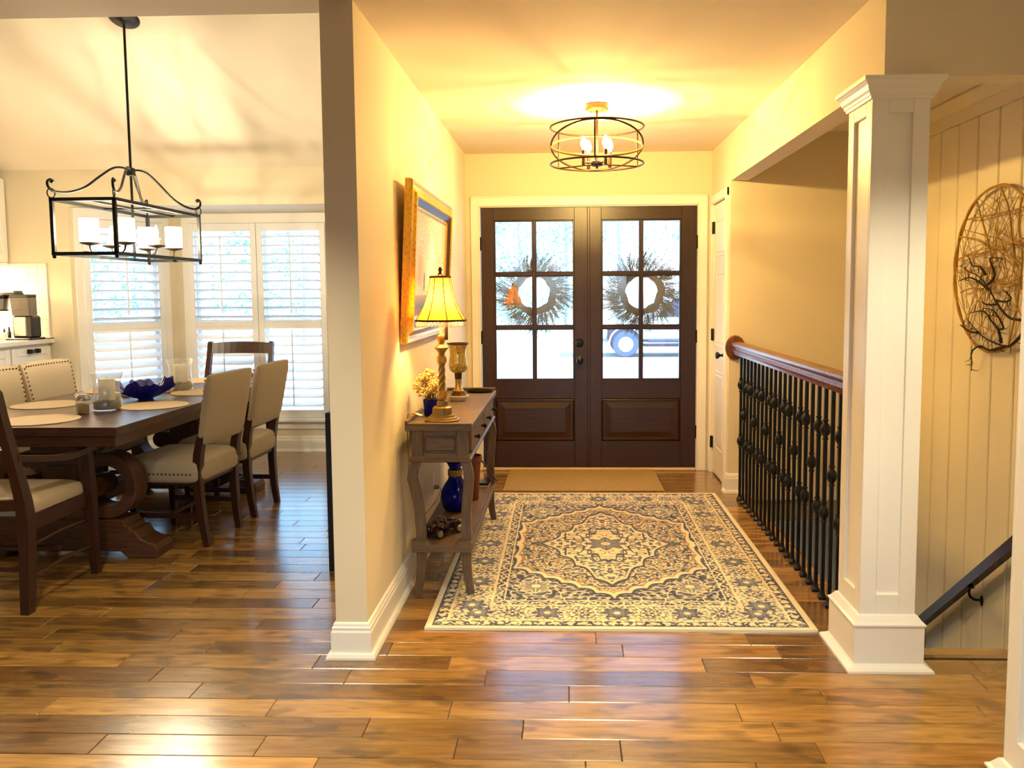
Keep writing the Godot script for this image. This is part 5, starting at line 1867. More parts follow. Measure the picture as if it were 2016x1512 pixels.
func console() -> void:
	var o := thing("console_table", Vector3(-0.578, 0, -4.315), "weathered brown console table with curved legs along the foyer wall", "table")
	var cw: Material = M.console_wood
	var hl := 0.655
	# top with a low gallery at the ends and the back
	put("tabletop", bxx(Vector3(-0.150, 0.767, -hl), Vector3(0.154, 0.797, hl), 0.003, 2), cw, o)
	var b := MB.new()
	b.span(Vector3(-0.150, 0.795, -hl), Vector3(0.150, 0.815, -hl + 0.016), 0.003); b.span(Vector3(-0.150, 0.795, hl - 0.016), Vector3(0.154, 0.803, hl), 0.002)
	b.span(Vector3(-0.150, 0.795, -hl), Vector3(-0.136, 0.815, hl), 0.003)
	put("gallery", b, cw, o)
	b = MB.new()
	b.span(Vector3(-0.118, 0.640, -hl + 0.03), Vector3(0.130, 0.768, hl - 0.03), 0.0, 2)
	put("case", b, cw, o)
	# end panels with a sunk field
	for s in [-1.0, 1.0]:
		b = MB.new()
		b.t = Transform3D(Basis(Vector3.UP, 0.0 if s > 0 else PI), Vector3(0.005, 0, s * (hl - 0.03)))
		var X0 := -0.127; var X1 := 0.127
		b.span(Vector3(X0, 0.640, -0.004), Vector3(X0 + 0.05, 0.768, 0.012), 0.003, 1); b.span(Vector3(X1 - 0.05, 0.640, -0.004), Vector3(X1, 0.768, 0.012), 0.003, 1)
		b.span(Vector3(X0 + 0.05, 0.640, -0.004), Vector3(X1 - 0.05, 0.664, 0.012), 0.003, 0); b.span(Vector3(X0 + 0.05, 0.744, -0.004), Vector3(X1 - 0.05, 0.768, 0.012), 0.003, 0)
		b.span(Vector3(X0 + 0.058, 0.672, -0.004), Vector3(X1 - 0.058, 0.736, 0.006), 0.005, 0)
		put("end_panel", b, cw, o)
	for k in 2:
		var z0 := -hl + 0.075 + 0.585 * k
		b = bxx(Vector3(0.126, 0.655, z0), Vector3(0.142, 0.758, z0 + 0.555), 0.004, 2)
		var d := put("drawer", b, cw, o)
		b = MB.new()
		for zz in [z0 + 0.12, z0 + 0.435]:
			b.t = Transform3D(Basis(Vector3(0, 0, 1), -PI / 2), Vector3(0.142, 0.707, zz))
			b.lathe(pv([0.0, 0.0, 0.006, 0.0, 0.005, 0.012, 0.011, 0.018, 0.012, 0.024, 0.008, 0.028, 0.0, 0.029]), 14, 50.0)
		put("knob", b, M.black_metal, d)
	b = MB.new()
	var loop := [Vector3(-0.125, 0, hl - 0.022), Vector3(0.135, 0, hl - 0.022), Vector3(0.135, 0, -hl + 0.022), Vector3(-0.125, 0, -hl + 0.022)]
	b.mold(loop, pv([-0.02, 0.622, 0.006, 0.622, 0.012, 0.628, 0.012, 0.636, 0.006, 0.642, 0.004, 0.650, -0.02, 0.650]), true, 1.0)
	put("moulding", b, cw, o)
	# cabriole legs; the front pair bows outwards to the room, the back pair to the wall
	for sz in [-1.0, 1.0]:
		for front in [true, false]:
			var off := [[0.625, 0.0], [0.585, 0.012], [0.545, 0.016], [0.48, 0.010], [0.405, 0.003], [0.32, 0.0], [0.262, 0.002], [0.215, 0.002], [0.14, 0.0], [0.07, 0.006], [0.0105, 0.017]] if front else [[0.625, 0.0], [0.585, -0.015], [0.545, -0.021], [0.48, -0.006], [0.405, 0.008], [0.32, 0.014], [0.262, 0.016], [0.215, 0.015], [0.14, 0.014], [0.07, 0.006], [0.0, -0.008]]
			var r := []
			for q in off:
				var h := 0.0215 if q[0] > 0.2 else lerpf(0.0165, 0.0215, q[0] / 0.215)
				var c := Vector3((0.118 if front else -0.104) + q[1], q[0], sz * (hl - 0.045 + absf(q[1]) * 0.5))
				r.append([c + Vector3(-h, 0, -h), c + Vector3(h, 0, -h), c + Vector3(h, 0, h), c + Vector3(-h, 0, h)])
			b = MB.new()
			b.loft(r, true, true, false)
			put("leg", b, cw, o)
	put("shelf", bxx(Vector3(-0.125, 0.214, -hl + 0.03), Vector3(0.140, 0.236, hl - 0.03), 0.003, 2), cw, o)
	for s in [-1.0, 1.0]:
		b = MB.new()
		b.t = Transform3D(Basis(), Vector3(0, 0, s * (hl - 0.022)))
		b.prism(pv([-0.128, 0.208, 0.143, 0.208, 0.143, 0.262, 0.085, 0.262, 0.070, 0.246, 0.060, 0.241, -0.040, 0.241, -0.050, 0.246, -0.065, 0.262, -0.128, 0.262]), -0.024, 0.024, 0.003)
		put("shelf_end", b, cw, o)
	b = MB.new()
	b.span(Vector3(0.134, 0.208, -hl + 0.03), Vector3(0.146, 0.240, hl - 0.03), 0.003, 2)
	put("shelf_lip", b, cw, o)


func console_objects() -> void:
	var y := 0.797
	# table lamp
	var o := thing("table_lamp", Vector3(-0.574, y, -3.785), "gold twisted-column table lamp with a lit amber bell shade", "lamp")
	var g: Material = M.gold
	var b := MB.new()
	b.t = Transform3D(Basis(Vector3.UP, PI / 8), Vector3.ZERO)
	b.lathe(pv([0.0, 0.0, 0.084, 0.0, 0.084, 0.007, 0.076, 0.010, 0.074, 0.016, 0.062, 0.020, 0.060, 0.027, 0.048, 0.030, 0.048, 0.034, 0.047, 0.062, 0.040, 0.068, 0.027, 0.070, 0.026, 0.092, 0.022, 0.094, 0.0, 0.094]), 8, 10.0)
	put("base", b, g, o)
	b = MB.new()
	b.lathe(pv([0.0, 0.093, 0.015, 0.094, 0.020, 0.104, 0.021, 0.120, 0.015, 0.140, 0.0, 0.141]), 20, 60.0)
	b.lathe(pv([0.0, 0.270, 0.015, 0.271, 0.020, 0.276, 0.021, 0.290, 0.016, 0.306, 0.0, 0.307]), 20, 60.0)
	for k in 6:
		var a := TAU * k / 6
		for q in [[0.125, 0.018, 1.0], [0.283, 0.018, -1.0]]:
			b.ball(Vector3(cos(a) * q[1], q[0], sin(a) * q[1]), Vector3(0.006, 0.016, 0.006), 8, 6)
	put("leaf_collar", b, M.antique_gold, o)
	b = MB.new()
	var tw := []
	for i in 49: tw.append(Vector2(0.0142, 0.138 + 0.134 * i / 48.0))
	b.lathe(PackedVector2Array(tw), 48, 35.0, Vector3.ONE, 190.0, 4, 0.16)
	put("column", b, M.gold, o)
	b = MB.new()
	b.lathe(pv([0.0, 0.304, 0.013, 0.306, 0.016, 0.316, 0.024, 0.328, 0.032, 0.336, 0.033, 0.340, 0.028, 0.346, 0.014, 0.356, 0.009, 0.362, 0.0, 0.363]), 28, 40.0)
	put("drip_pan", b, g, o)
	b = MB.new()
	for k in 6:
		var a := TAU * k / 6 + 0.3
		b.t = Transform3D(Basis(Vector3.UP, -a), Vector3.ZERO) * Transform3D(Basis(Vector3(0, 0, 1), -0.16), Vector3(0.011, 0.378, 0))
		b.ball(Vector3.ZERO, Vector3(0.007, 0.022, 0.011), 10, 8)
	put("lotus", b, M.antique_gold, o)
	b = MB.new()
	b.cyl(Vector3(0, 0.36, 0), 0.0085, 0.135, 14)
	put("candle_sleeve", b, M.white_plastic, o)
	b = MB.new()
	b.lathe(pv([0.0, 0.495, 0.010, 0.495, 0.012, 0.515, 0.024, 0.545, 0.028, 0.565, 0.022, 0.590, 0.008, 0.602, 0.0, 0.603]), 20, 60.0)
	put("bulb", b, M.lamp_bulb, o)
	omni("bulb_light", Vector3(0, 0.560, 0), Color(1.0, 0.84, 0.50), 0.27, 0.025, o)
	b = MB.new()
	b.tube([Vector3(0.024, 0.375, 0), Vector3(0.024, 0.455, 0)], 0.0075, 8)
	b.tube([Vector3(0.024, 0.45, 0), Vector3(0.017, 0.468, 0.0), Vector3(0.020, 0.485, 0)], 0.003, 6)
	put("switch", b, M.shade_trim, o)
	# bell shade of eight gores
	var prof := [[0.465, 0.118], [0.478, 0.109], [0.500, 0.096], [0.530, 0.081], [0.565, 0.068], [0.600, 0.058], [0.635, 0.051], [0.664, 0.047]]
	var sh := MB.new(); var seam := MB.new()
	for k in 8:
		var a0 := TAU * (k - 0.5) / 8; var a1 := TAU * (k + 0.5) / 8
		var line := []
		for i in prof.size():
			line.append(Vector3(cos(a0) * prof[i][1] * 1.001, prof[i][0], sin(a0) * prof[i][1] * 1.001))
			if i == prof.size() - 1: continue
			for m in 4:
				var f0 := m / 4.0; var f1 := (m + 1) / 4.0
				var P := func(j: int, f: float) -> Vector3:
					var p: Vector3 = Vector3(cos(a0), 0, sin(a0)).lerp(Vector3(cos(a1), 0, sin(a1)), f) * prof[j][1]
					return p * (1.0 - 0.05 * sin(PI * f)) + Vector3.UP * prof[j][0]
				sh.face(P.call(i, f0), P.call(i, f1), P.call(i + 1, f1), P.call(i + 1, f0), Vector3(cos((a0 + a1) * 0.5), 0, sin((a0 + a1) * 0.5)), 1)
		seam.tube(line, 0.0022, 5)
	put("shade", sh, M.shade, o)
	for q in [[0.465, 0.118, 0.0055], [0.664, 0.047, 0.0055]]:
		var ring := []
		for k in 8: ring.append(Vector3(cos(TAU * (k - 0.5) / 8) * q[1], q[0], sin(TAU * (k - 0.5) / 8) * q[1]))
		seam.tube(ring, q[2], 6, true)
	put("shade_trim", seam, M.shade_trim, o)
	b = MB.new()
	for k in 8:
		var pa := Vector3(cos(TAU * (k - 0.5) / 8), 0, sin(TAU * (k - 0.5) / 8)) * 0.1165; var pb := Vector3(cos(TAU * (k + 0.5) / 8), 0, sin(TAU * (k + 0.5) / 8)) * 0.1165
		for i in 11:
			var c := pa.lerp(pb, i / 11.0)
			for j in 3: b.ball(c + Vector3(0, 0.458 - 0.0075 * j - (0.003 if i % 2 else 0.0), 0), Vector3(0.0036, 0.0042, 0.0036), 6, 4)
	put("bead_fringe", b, M.bead, o).set_meta("kind", "stuff")
	b = MB.new()
	b.tube([Vector3(0.0, 0.60, 0), Vector3(0, 0.690, 0)], 0.0022, 5)
	for k in 3: b.tube([Vector3(0, 0.660, 0), Vector3(cos(TAU * k / 3) * 0.045, 0.662, sin(TAU * k / 3) * 0.045)], 0.0015, 4)
	b.lathe(pv([0.0, 0.665, 0.010, 0.668, 0.014, 0.676, 0.007, 0.683, 0.006, 0.688, 0.010, 0.696, 0.006, 0.706, 0.0, 0.712]), 14, 50.0)
	put("finial", b, M.bronze, o)
	# mosaic goblet on a dish
	var d := thing("dish", Vector3(-0.592, y, -4.50), "small pale footed dish under the mosaic goblet", "dish")
	b = MB.new()
	b.lathe(pv([0.0, 0.0, 0.036, 0.0, 0.040, 0.004, 0.052, 0.018, 0.058, 0.024, 0.057, 0.028, 0.046, 0.022, 0.0, 0.020]), 32, 40.0)
	put("dish", b, M.white_ceramic, d)
	b = MB.new()
	for k in 26: b.ball(Vector3(cos(TAU * k / 26) * 0.053, 0.026, sin(TAU * k / 26) * 0.053), Vector3(0.006, 0.005, 0.006), 6, 4)
	put("beaded_rim", b, M.placemat, d)
	var gb := thing("goblet", Vector3(-0.592, y + 0.020, -4.50), "tall mosaic glass goblet standing on the dish beside the lamp", "goblet")
	b = MB.new()
	b.lathe(pv([0.030, 0.034, 0.020, 0.048, 0.0175, 0.070, 0.0175, 0.095, 0.019, 0.100]), 32, 40.0)
	b.lathe(pv([0.024, 0.134, 0.040, 0.141, 0.048, 0.155, 0.051, 0.178, 0.049, 0.205, 0.0445, 0.232, 0.045, 0.255, 0.050, 0.278, 0.055, 0.290]), 40, 40.0)
	put("mosaic_bowl", b, M.mosaic, gb)
	b = MB.new()
	b.lathe(pv([0.0, 0.0, 0.048, 0.0, 0.049, 0.004, 0.040, 0.016, 0.031, 0.034, 0.0, 0.036]), 32, 30.0)
	b.lathe(pv([0.0, 0.098, 0.019, 0.100, 0.021, 0.134, 0.025, 0.137, 0.0, 0.138]), 8, 20.0)
	b.lathe(pv([0.054, 0.288, 0.060, 0.292, 0.060, 0.297, 0.053, 0.298, 0.048, 0.280, 0.043, 0.25, 0.043, 0.23, 0.047, 0.2, 0.0, 0.15]), 40, 40.0)
	put("metal_band", b, M.gilt_dark, gb)
	# blue pot of dried flowers
	var p := thing("flower_pot", Vector3(-0.652, y, -3.93), "small cobalt blue pot behind the lamp base", "pot")
	b = MB.new()
	b.lathe(pv([0.0, 0.0, 0.030, 0.0, 0.032, 0.004, 0.0375, 0.078, 0.038, 0.082, 0.034, 0.082, 0.031, 0.066, 0.0, 0.064]), 32, 40.0)
	put("pot", b, M.blue_glaze, p)
	var f := thing("dried_flowers", Vector3(-0.652, y + 0.064, -3.93), "bunch of straw-coloured dried flowers in the blue pot", "flowers")
	var st := MB.new(); var bl := MB.new()
	var r := RandomNumberGenerator.new()
	r.seed = 12
	for k in 64:
		var a := r.randf() * TAU; var e := r.randf_range(0.1, 1.35)
		var L := r.randf_range(0.055, 0.125)
		var tip := Vector3(cos(a) * sin(e) * L * 0.78, 0.012 + cos(e) * L + 0.02, sin(a) * sin(e) * L * 0.78)
		st.tube([Vector3(cos(a) * 0.012, 0.0, sin(a) * 0.012), tip * 0.55 + Vector3(0, 0.012, 0), tip], 0.0009, 4)
		for j in 12:
			var c := tip + Vector3(r.randf_range(-1, 1), r.randf_range(-1, 1), r.randf_range(-1, 1)) * 0.012
			bl.ball(c, Vector3(0.0056, 0.0048, 0.0056) * r.randf_range(0.7, 1.2), 6, 4)
	put("stems", st, M.dry_stem, f).set_meta("kind", "stuff")
	put("blossoms", bl, M.dry_flower, f).set_meta("kind", "stuff")
	# tag on a cord, dark tray
	var tg := thing("luggage_tag", Vector3(-0.700, y + 0.018, -3.80), "white paper tag on a cord lying on the near end of the console", "tag")
	b = MB.new()
	b.t = Transform3D(Basis(Vector3.UP, -0.5) * Basis(Vector3(0, 0, 1), -0.25), Vector3(0.012, 0.008, 0))
	b.box(Vector3.ZERO, Vector3(0.036, 0.004, 0.020), 0.001)
	put("paper", b, M.white_plastic, tg)
	b = MB.new()
	b.tube(spline([Vector3(-0.004, 0.012, 0.0), Vector3(-0.022, 0.012, 0.012), Vector3(-0.030, -0.004, 0.03), Vector3(-0.026, -0.016, 0.04)], 5), 0.0016, 5)
	put("cord", b, M.cord, tg)
	var tr := thing("tray", Vector3(-0.512, y, -4.865), "flat black oval tray at the far end of the console", "tray")
	b = MB.new()
	b.lathe(pv([0.0, 0.0, 0.070, 0.0, 0.078, 0.006, 0.080, 0.018, 0.076, 0.018, 0.072, 0.008, 0.0, 0.006]), 36, 40.0, Vector3(1.0, 1.0, 0.6))
	put("tray", b, M.black_plastic, tr)
	# on the shelf
	var ys := 0.236
	var v := thing("vase", Vector3(-0.590, ys, -4.30), "round cobalt blue vase with a cord round its neck on the lower shelf", "vase")
	b = MB.new()
	b.lathe(pv([0.0, 0.0, 0.045, 0.0, 0.060, 0.008, 0.076, 0.035, 0.081, 0.070, 0.076, 0.105, 0.058, 0.140, 0.040, 0.165, 0.034, 0.185, 0.035, 0.215, 0.030, 0.228, 0.040, 0.248, 0.046, 0.258, 0.044, 0.262, 0.034, 0.250, 0.025, 0.22, 0.0, 0.2]), 40, 45.0)
	put("body", b, M.blue_glaze, v)
	b = MB.new()
	for k in 5:
		var ring := []
		for i in 24: ring.append(Vector3(cos(TAU * i / 24) * 0.0365, 0.190 + 0.0065 * k, sin(TAU * i / 24) * 0.0365))
		b.tube(ring, 0.0036, 5, true)
	put("cord", b, M.cord, v)
	var bu := thing("bucket", Vector3(-0.522, ys, -4.52), "tapered terracotta brown bucket behind the blue vase on the lower shelf", "bucket")
	b = MB.new()
	b.lathe(pv([0.0, 0.0, 0.030, 0.0, 0.032, 0.006, 0.046, 0.215, 0.053, 0.219, 0.053, 0.246, 0.0505, 0.252, 0.046, 0.250, 0.043, 0.215, 0.0, 0.2]), 32, 30.0)
	put("body", b, M.terracotta, bu)
	b = MB.new()
	b.tube(spline([Vector3(0.047, 0.215, -0.01), Vector3(0.055, 0.19, -0.08), Vector3(0.072, 0.11, -0.24), Vector3(0.092, 0.03, -0.38), Vector3(0.098, 0.008, -0.42)], 5), 0.0055, 6)
	put("strap", b, M.leather, bu)
	var sa := thing("box", Vector3(-0.505, ys, -4.855), "flat black box with a pale edge at the far end of the lower shelf", "box")
	put("base", bxx(Vector3(-0.045, 0.0, -0.05), Vector3(0.045, 0.012, 0.05), 0.003), M.white_ceramic, sa)
	put("lid", bxx(Vector3(-0.046, 0.012, -0.051), Vector3(0.046, 0.026, 0.051), 0.004), M.black_plastic, sa)
	toy_car(Vector3(-0.590, ys, -3.855))
	# wall outlet with a plug
	var w := thing("wall_outlet", Vector3(FOYER_L, 0.302, -4.62), "white wall outlet with a plugged-in cord behind the console", "outlet")
	put("plate", bxx(Vector3(0.0, -0.057, -0.036), Vector3(0.006, 0.057, 0.036), 0.003), M.white_plastic, w)
	put("plug", bxx(Vector3(0.005, -0.030, -0.012), Vector3(0.035, -0.008, 0.012), 0.004), M.cord, w)
	b = MB.new()
	b.tube(spline([Vector3(0.034, -0.02, 0), Vector3(0.05, -0.03, 0.03), Vector3(0.045, -0.05, 0.2), Vector3(0.02, -0.05, 0.5), Vector3(0.015, 0.1, 0.72), Vector3(0.016, 0.35, 0.80), Vector3(0.02, 0.490, 0.82), Vector3(0.03, 0.525, 0.825), Vector3(0.07, 0.517, 0.82)], 5), 0.0025, 5)
	put("cord", b, M.cord, w)


func toy_car(at: Vector3) -> void:   # vintage open tourer, nose to local +x
	var o := thing("model_car", at, "dark maroon vintage model car with chrome wheels on the lower shelf", "model car", "", 0.95)
	var pt: Material = M.car_paint
	var b := MB.new()
	b.t = Transform3D(Basis(Vector3.UP, 0.0), Vector3.ZERO)
	b.prism(pv([-0.105, 0.026, -0.108, 0.045, -0.096, 0.066, -0.07, 0.070, -0.055, 0.056, -0.012, 0.054, 0.0, 0.064, 0.03, 0.062, 0.088, 0.054, 0.094, 0.026]), -0.026, 0.026, 0.006)
	put("body", b, pt, o)
	b = MB.new()
	for s in [-1.0, 1.0]:
		for x in [-0.066, 0.066]:
			var rings := []
			for i in 13:
				var a := PI * (0.02 + 0.96 * i / 12.0)
				var c := Vector3(x + cos(a) * 0.031, 0.024 + sin(a) * 0.029, s * 0.039)
				var n := Vector3(cos(a), sin(a), 0)
				rings.append([c + Vector3(0, 0, -0.012), c + n * 0.005 + Vector3(0, 0, -0.008), c + n * 0.005 + Vector3(0, 0, 0.008), c + Vector3(0, 0, 0.012)])
			b.loft(rings)
		b.box(Vector3(0, 0.019, s * 0.040), Vector3(0.09, 0.004, 0.018), 0.001)
	put("fender", b, pt, o)
	for s in [-1.0, 1.0]:
		for x in [-0.066, 0.066]:
			b = MB.new()
			b.t = Transform3D(Basis(Vector3.RIGHT, PI / 2), Vector3(x, 0.024, s * 0.040))
			b.lathe(pv([0.0, -0.007, 0.020, -0.007, 0.024, -0.003, 0.024, 0.003, 0.020, 0.007, 0.0, 0.007]), 20, 40.0)
			var w := put("wheel", b, M.black_plastic, o)
			b = MB.new()
			b.t = Transform3D(Basis(Vector3.RIGHT, PI / 2), Vector3(x, 0.024, s * 0.040))
			b.lathe(pv([0.0155, -0.0078, 0.017, -0.0078, 0.017, 0.0078, 0.0155, 0.0078, 0.0, 0.0072]), 20, 40.0)
			b.lathe(pv([0.0, -0.0072, 0.0155, -0.0078]), 20)
			for k in 8: b.box(Vector3(0.008 * cos(TAU * k / 8), 0, 0.008 * sin(TAU * k / 8)), Vector3(0.003, 0.019, 0.003), 0.001)
			put("hub", b, M.chrome, w)
	b = MB.new()
	b.tube([Vector3(0.0, 0.062, -0.024), Vector3(-0.012, 0.090, -0.024), Vector3(-0.012, 0.090, 0.024), Vector3(0.0, 0.062, 0.024)], 0.0016, 5)
	put("windshield", b, M.chrome, o)
	b = MB.new()
	for s in [-1.0, 1.0]: b.ball(Vector3(0.090, 0.050, s * 0.026), Vector3(0.007, 0.008, 0.008), 12, 8)
	put("headlight", b, M.chrome, o)
	put("radiator", bxx(Vector3(0.090, 0.028, -0.016), Vector3(0.098, 0.060, 0.016), 0.003), M.chrome, o)
	b = MB.new()
	b.box(Vector3(-0.030, 0.056, 0), Vector3(0.035, 0.012, 0.040), 0.004); b.box(Vector3(-0.050, 0.066, 0), Vector3(0.012, 0.024, 0.040), 0.004)
	put("seat", b, M.leather, o)
	b = MB.new()
	b.t = Transform3D(Basis(Vector3(0, 0, 1), -0.12), Vector3(-0.112, 0.046, 0)) * Transform3D(Basis(Vector3(0, 0, 1), PI / 2), Vector3.ZERO)
	b.lathe(pv([0.0, -0.004, 0.018, -0.004, 0.022, 0.0, 0.018, 0.005, 0.0, 0.005]), 18)
	put("spare_wheel", b, M.black_plastic, o)


func framed(b: MB, w: float, h: float, pr: Array) -> void:   # mitred rings of (inset, height) round a w x h rectangle facing +z
	for i in pr.size() - 1:
		var c := []
		for q in [pr[i], pr[i + 1]]:
			var x: float = w * 0.5 - q[0]; var y: float = h * 0.5 - q[0]
			c.append([Vector3(-x, -y, q[1]), Vector3(x, -y, q[1]), Vector3(x, y, q[1]), Vector3(-x, y, q[1])])
		for k in 4:
			var mid: Vector3 = (c[0][k] + c[0][(k + 1) % 4]) * 0.5
			var rise: float = pr[i + 1][1] - pr[i][1]; var run: float = pr[i + 1][0] - pr[i][0]
			var out := Vector3(mid.x / w, mid.y / h, 0)
			out = Vector3(signf(out.x) if absf(out.x) > absf(out.y) else 0.0, signf(out.y) if absf(out.y) >= absf(out.x) else 0.0, 0)
			b.face(c[0][k], c[0][(k + 1) % 4], c[1][(k + 1) % 4], c[1][k], out * rise + Vector3(0, 0, run), 0 if k % 2 == 0 else 1)


func picture() -> void:
	var o := thing("picture", Vector3(-0.7195, 1.530, -4.405), "large gold-framed painting hanging on the foyer wall above the console", "picture")
	o.basis = Basis(Vector3.UP, PI / 2) * Basis(Vector3.RIGHT, 0.052)
	var w := 1.30; var h := 0.755
	var b := MB.new()
	framed(b, w, h, [[0.0, -0.020], [0.0, 0.006], [0.006, 0.014], [0.012, 0.014], [0.020, 0.006], [0.036, 0.008], [0.050, 0.016], [0.060, 0.026], [0.070, 0.028], [0.074, 0.020]])
	b.span(Vector3(-w / 2 + 0.002, -h / 2 + 0.002, -0.022), Vector3(w / 2 - 0.002, h / 2 - 0.002, -0.016))
	put("frame", b, M.gilt, o)
	b = MB.new()
	framed(b, w - 0.148, h - 0.148, [[0.0, 0.020], [0.018, 0.008], [0.030, 0.002]])
	put("dark_liner", b, M.door_wood, o)
	b = MB.new()
	framed(b, w - 0.208, h - 0.208, [[0.0, 0.002], [0.010, 0.005], [0.020, -0.004]])
	put("inner_liner", b, M.gilt, o)
	b = MB.new()
	var x := (w - 0.246) * 0.5; var y := (h - 0.246) * 0.5
	b.quad(Vector3(-x, -y, -0.004), Vector3(x, -y, -0.004), Vector3(x, y, -0.004), Vector3(-x, y, -0.004), Vector3(0, 0, 1), Vector2(0, 1), Vector2(1, 1), Vector2(1, 0), Vector2(0, 0))
	put("canvas", b, M.painting, o)


func rugs() -> void:
	var o := thing("rug", Vector3(0.2142, 0.0, -4.4446), "large patterned blue and cream rug on the foyer floor", "rug", "", 0.0016)
	var b := MB.new()
	var w := 0.801; var l := 1.149; var t := 0.010
	b.quad(Vector3(-w, t, -l), Vector3(w, t, -l), Vector3(w, t, l), Vector3(-w, t, l), Vector3.UP, Vector2(0, 0), Vector2(1, 0), Vector2(1, 1), Vector2(0, 1))
	put("pile", b, M.rug, o)
	b = MB.new()
	b.bar([Vector3(-w, t * 0.5, -l), Vector3(w, t * 0.5, -l), Vector3(w, t * 0.5, l), Vector3(-w, t * 0.5, l)], 0.008, t + 0.001, Vector3.UP, true)
	put("binding", b, M.white_ceramic, o)
	var m := put("doormat", bxx(Vector3(-0.5625, 0.0, -0.340), Vector3(0.5625, 0.012, 0.340), 0.004), M.coir)
	m.position = Vector3(0.1185, 0.0, -6.005)
	tag(m, "plain tan doormat between the front doors and the rug", "doormat")


func wall_hoop() -> void:
	var c := Vector3(2.165, 1.487, -4.275)
	var o := thing("wall_wreath", c, "round hoop of golden vines with dark twigs hanging on the board wall", "wall decoration")
	var R := 0.418
	var b := MB.new()
	for k in 2:
		var p := []
		for i in 72:
			var a := TAU * i / 72
			var rr := R + 0.004 * sin(a * 6.0 + k * 2.0)
			p.append(Vector3(0.004 * sin(a * 9 + k * 3.1), sin(a) * rr, cos(a) * rr))
		b.tube(p, 0.0065, 6, true)
	put("hoop", b, M.vine, o)
	var r := RandomNumberGenerator.new()
	r.seed = 21
	b = MB.new()
	var thick := [[[-4.494, 1.846], [-4.416, 1.748], [-4.338, 1.612], [-4.303, 1.501], [-4.32, 1.365]], [[-4.24, 1.891], [-4.169, 1.772], [-4.097, 1.624], [-4.082, 1.494]], [[-4.591, 1.763], [-4.445, 1.761], [-4.296, 1.764], [-4.144, 1.766], [-4.02, 1.776]], [[-4.646, 1.676], [-4.495, 1.652], [-4.337, 1.605], [-4.181, 1.6], [-4.009, 1.625]], [[-4.668, 1.553], [-4.533, 1.573], [-4.39, 1.573], [-4.244, 1.593], [-4.103, 1.54], [-3.999, 1.492]], [[-4.624, 1.372], [-4.49, 1.393], [-4.376, 1.389]], [[-4.284, 1.419], [-4.143, 1.418], [-3.996, 1.451]], [[-4.05, 1.84], [-4.08, 1.70], [-4.02, 1.52], [-4.06, 1.30], [-4.10, 1.12]], [[-3.90, 1.66], [-4.05, 1.60], [-4.20, 1.62]], [[-3.88, 1.36], [-4.0, 1.42], [-4.15, 1.40], [-4.3, 1.44]]]
	for q in thick:
		var p := []
		for e in q: p.append(Vector3(r.randf_range(-0.010, 0.012), e[1] - c.y, e[0] - c.z))
		b.tube(spline(p, 5), 0.0048, 5)
	put("vine", b, M.vine, o).set_meta("kind", "stuff")
	b = MB.new()
	for k in 52:
		var a := r.randf() * TAU; var a2 := a + r.randf_range(0.7, 3.4)
		var p0 := Vector3(0, sin(a), cos(a)) * R; var p3 := Vector3(0, sin(a2), cos(a2)) * R * r.randf_range(0.4, 1.0)
		var m1 := p0.lerp(p3, 0.33) + Vector3(r.randf_range(-0.012, 0.015), r.randf_range(-0.08, 0.08), r.randf_range(-0.08, 0.08))
		var m2 := p0.lerp(p3, 0.66) + Vector3(r.randf_range(-0.012, 0.015), r.randf_range(-0.08, 0.08), r.randf_range(-0.08, 0.08))
		b.tube(spline([p0, m1, m2, p3], 6), 0.0019, 4)
	put("fine_vines", b, M.vine, o).set_meta("kind", "stuff")
	# dark twigs climbing from the lower edge
	b = MB.new()
	var br := [[[-3.962, 1.242], [-4.062, 1.246], [-4.138, 1.279], [-4.205, 1.332], [-4.289, 1.399], [-4.389, 1.455], [-4.491, 1.482], [-4.59, 1.517]], [[-3.958, 1.179], [-4.03, 1.127], [-4.113, 1.109], [-4.256, 1.127], [-4.381, 1.162], [-4.501, 1.228]], [[-4.113, 1.109], [-4.252, 1.08], [-4.355, 1.093], [-4.416, 1.061], [-4.434, 1.01], [-4.438, 0.956]], [[-4.145, 1.12], [-4.169, 1.189], [-4.25, 1.229], [-4.334, 1.275], [-4.474, 1.261]], [[-4.29, 1.412], [-4.241, 1.459], [-4.266, 1.54], [-4.163, 1.536]], [[-4.334, 1.461], [-4.378, 1.503], [-4.464, 1.513], [-4.503, 1.557]], [[-4.205, 1.332], [-4.117, 1.326], [-4.082, 1.346], [-4.146, 1.385]], [[-4.301, 1.385], [-4.401, 1.434], [-4.518, 1.45], [-4.607, 1.43]], [[-4.169, 1.189], [-4.132, 1.2], [-4.214, 1.278], [-4.349, 1.289]], [[-4.381, 1.162], [-4.467, 1.165], [-4.574, 1.196]], [[-4.191, 1.312], [-4.296, 1.31], [-4.337, 1.323]]]
	for q in br:
		var p := []
		for e in q: p.append(Vector3(-0.018 + r.randf_range(-0.008, 0.008), e[1] - c.y, e[0] - c.z))
		var s := spline(p, 5)
		var rad := []
		for i in s.size(): rad.append(lerpf(0.0070, 0.0016, float(i) / s.size()))
		b.tube(s, rad, 6)
		for i in range(2, s.size() - 1, 2):
			var d := Vector3(r.randf_range(-0.3, 0.3), r.randf_range(-1, 1), r.randf_range(-1, 1)).normalized()
			var e1: Vector3 = s[i] + d * 0.026
			b.tube([s[i], e1, e1 + (d + Vector3(0, r.randf_range(-1, 1), r.randf_range(-1, 1))).normalized() * 0.024], [0.0022, 0.0017, 0.0009], 4)
	put("twigs", b, M.branch, o).set_meta("kind", "stuff")


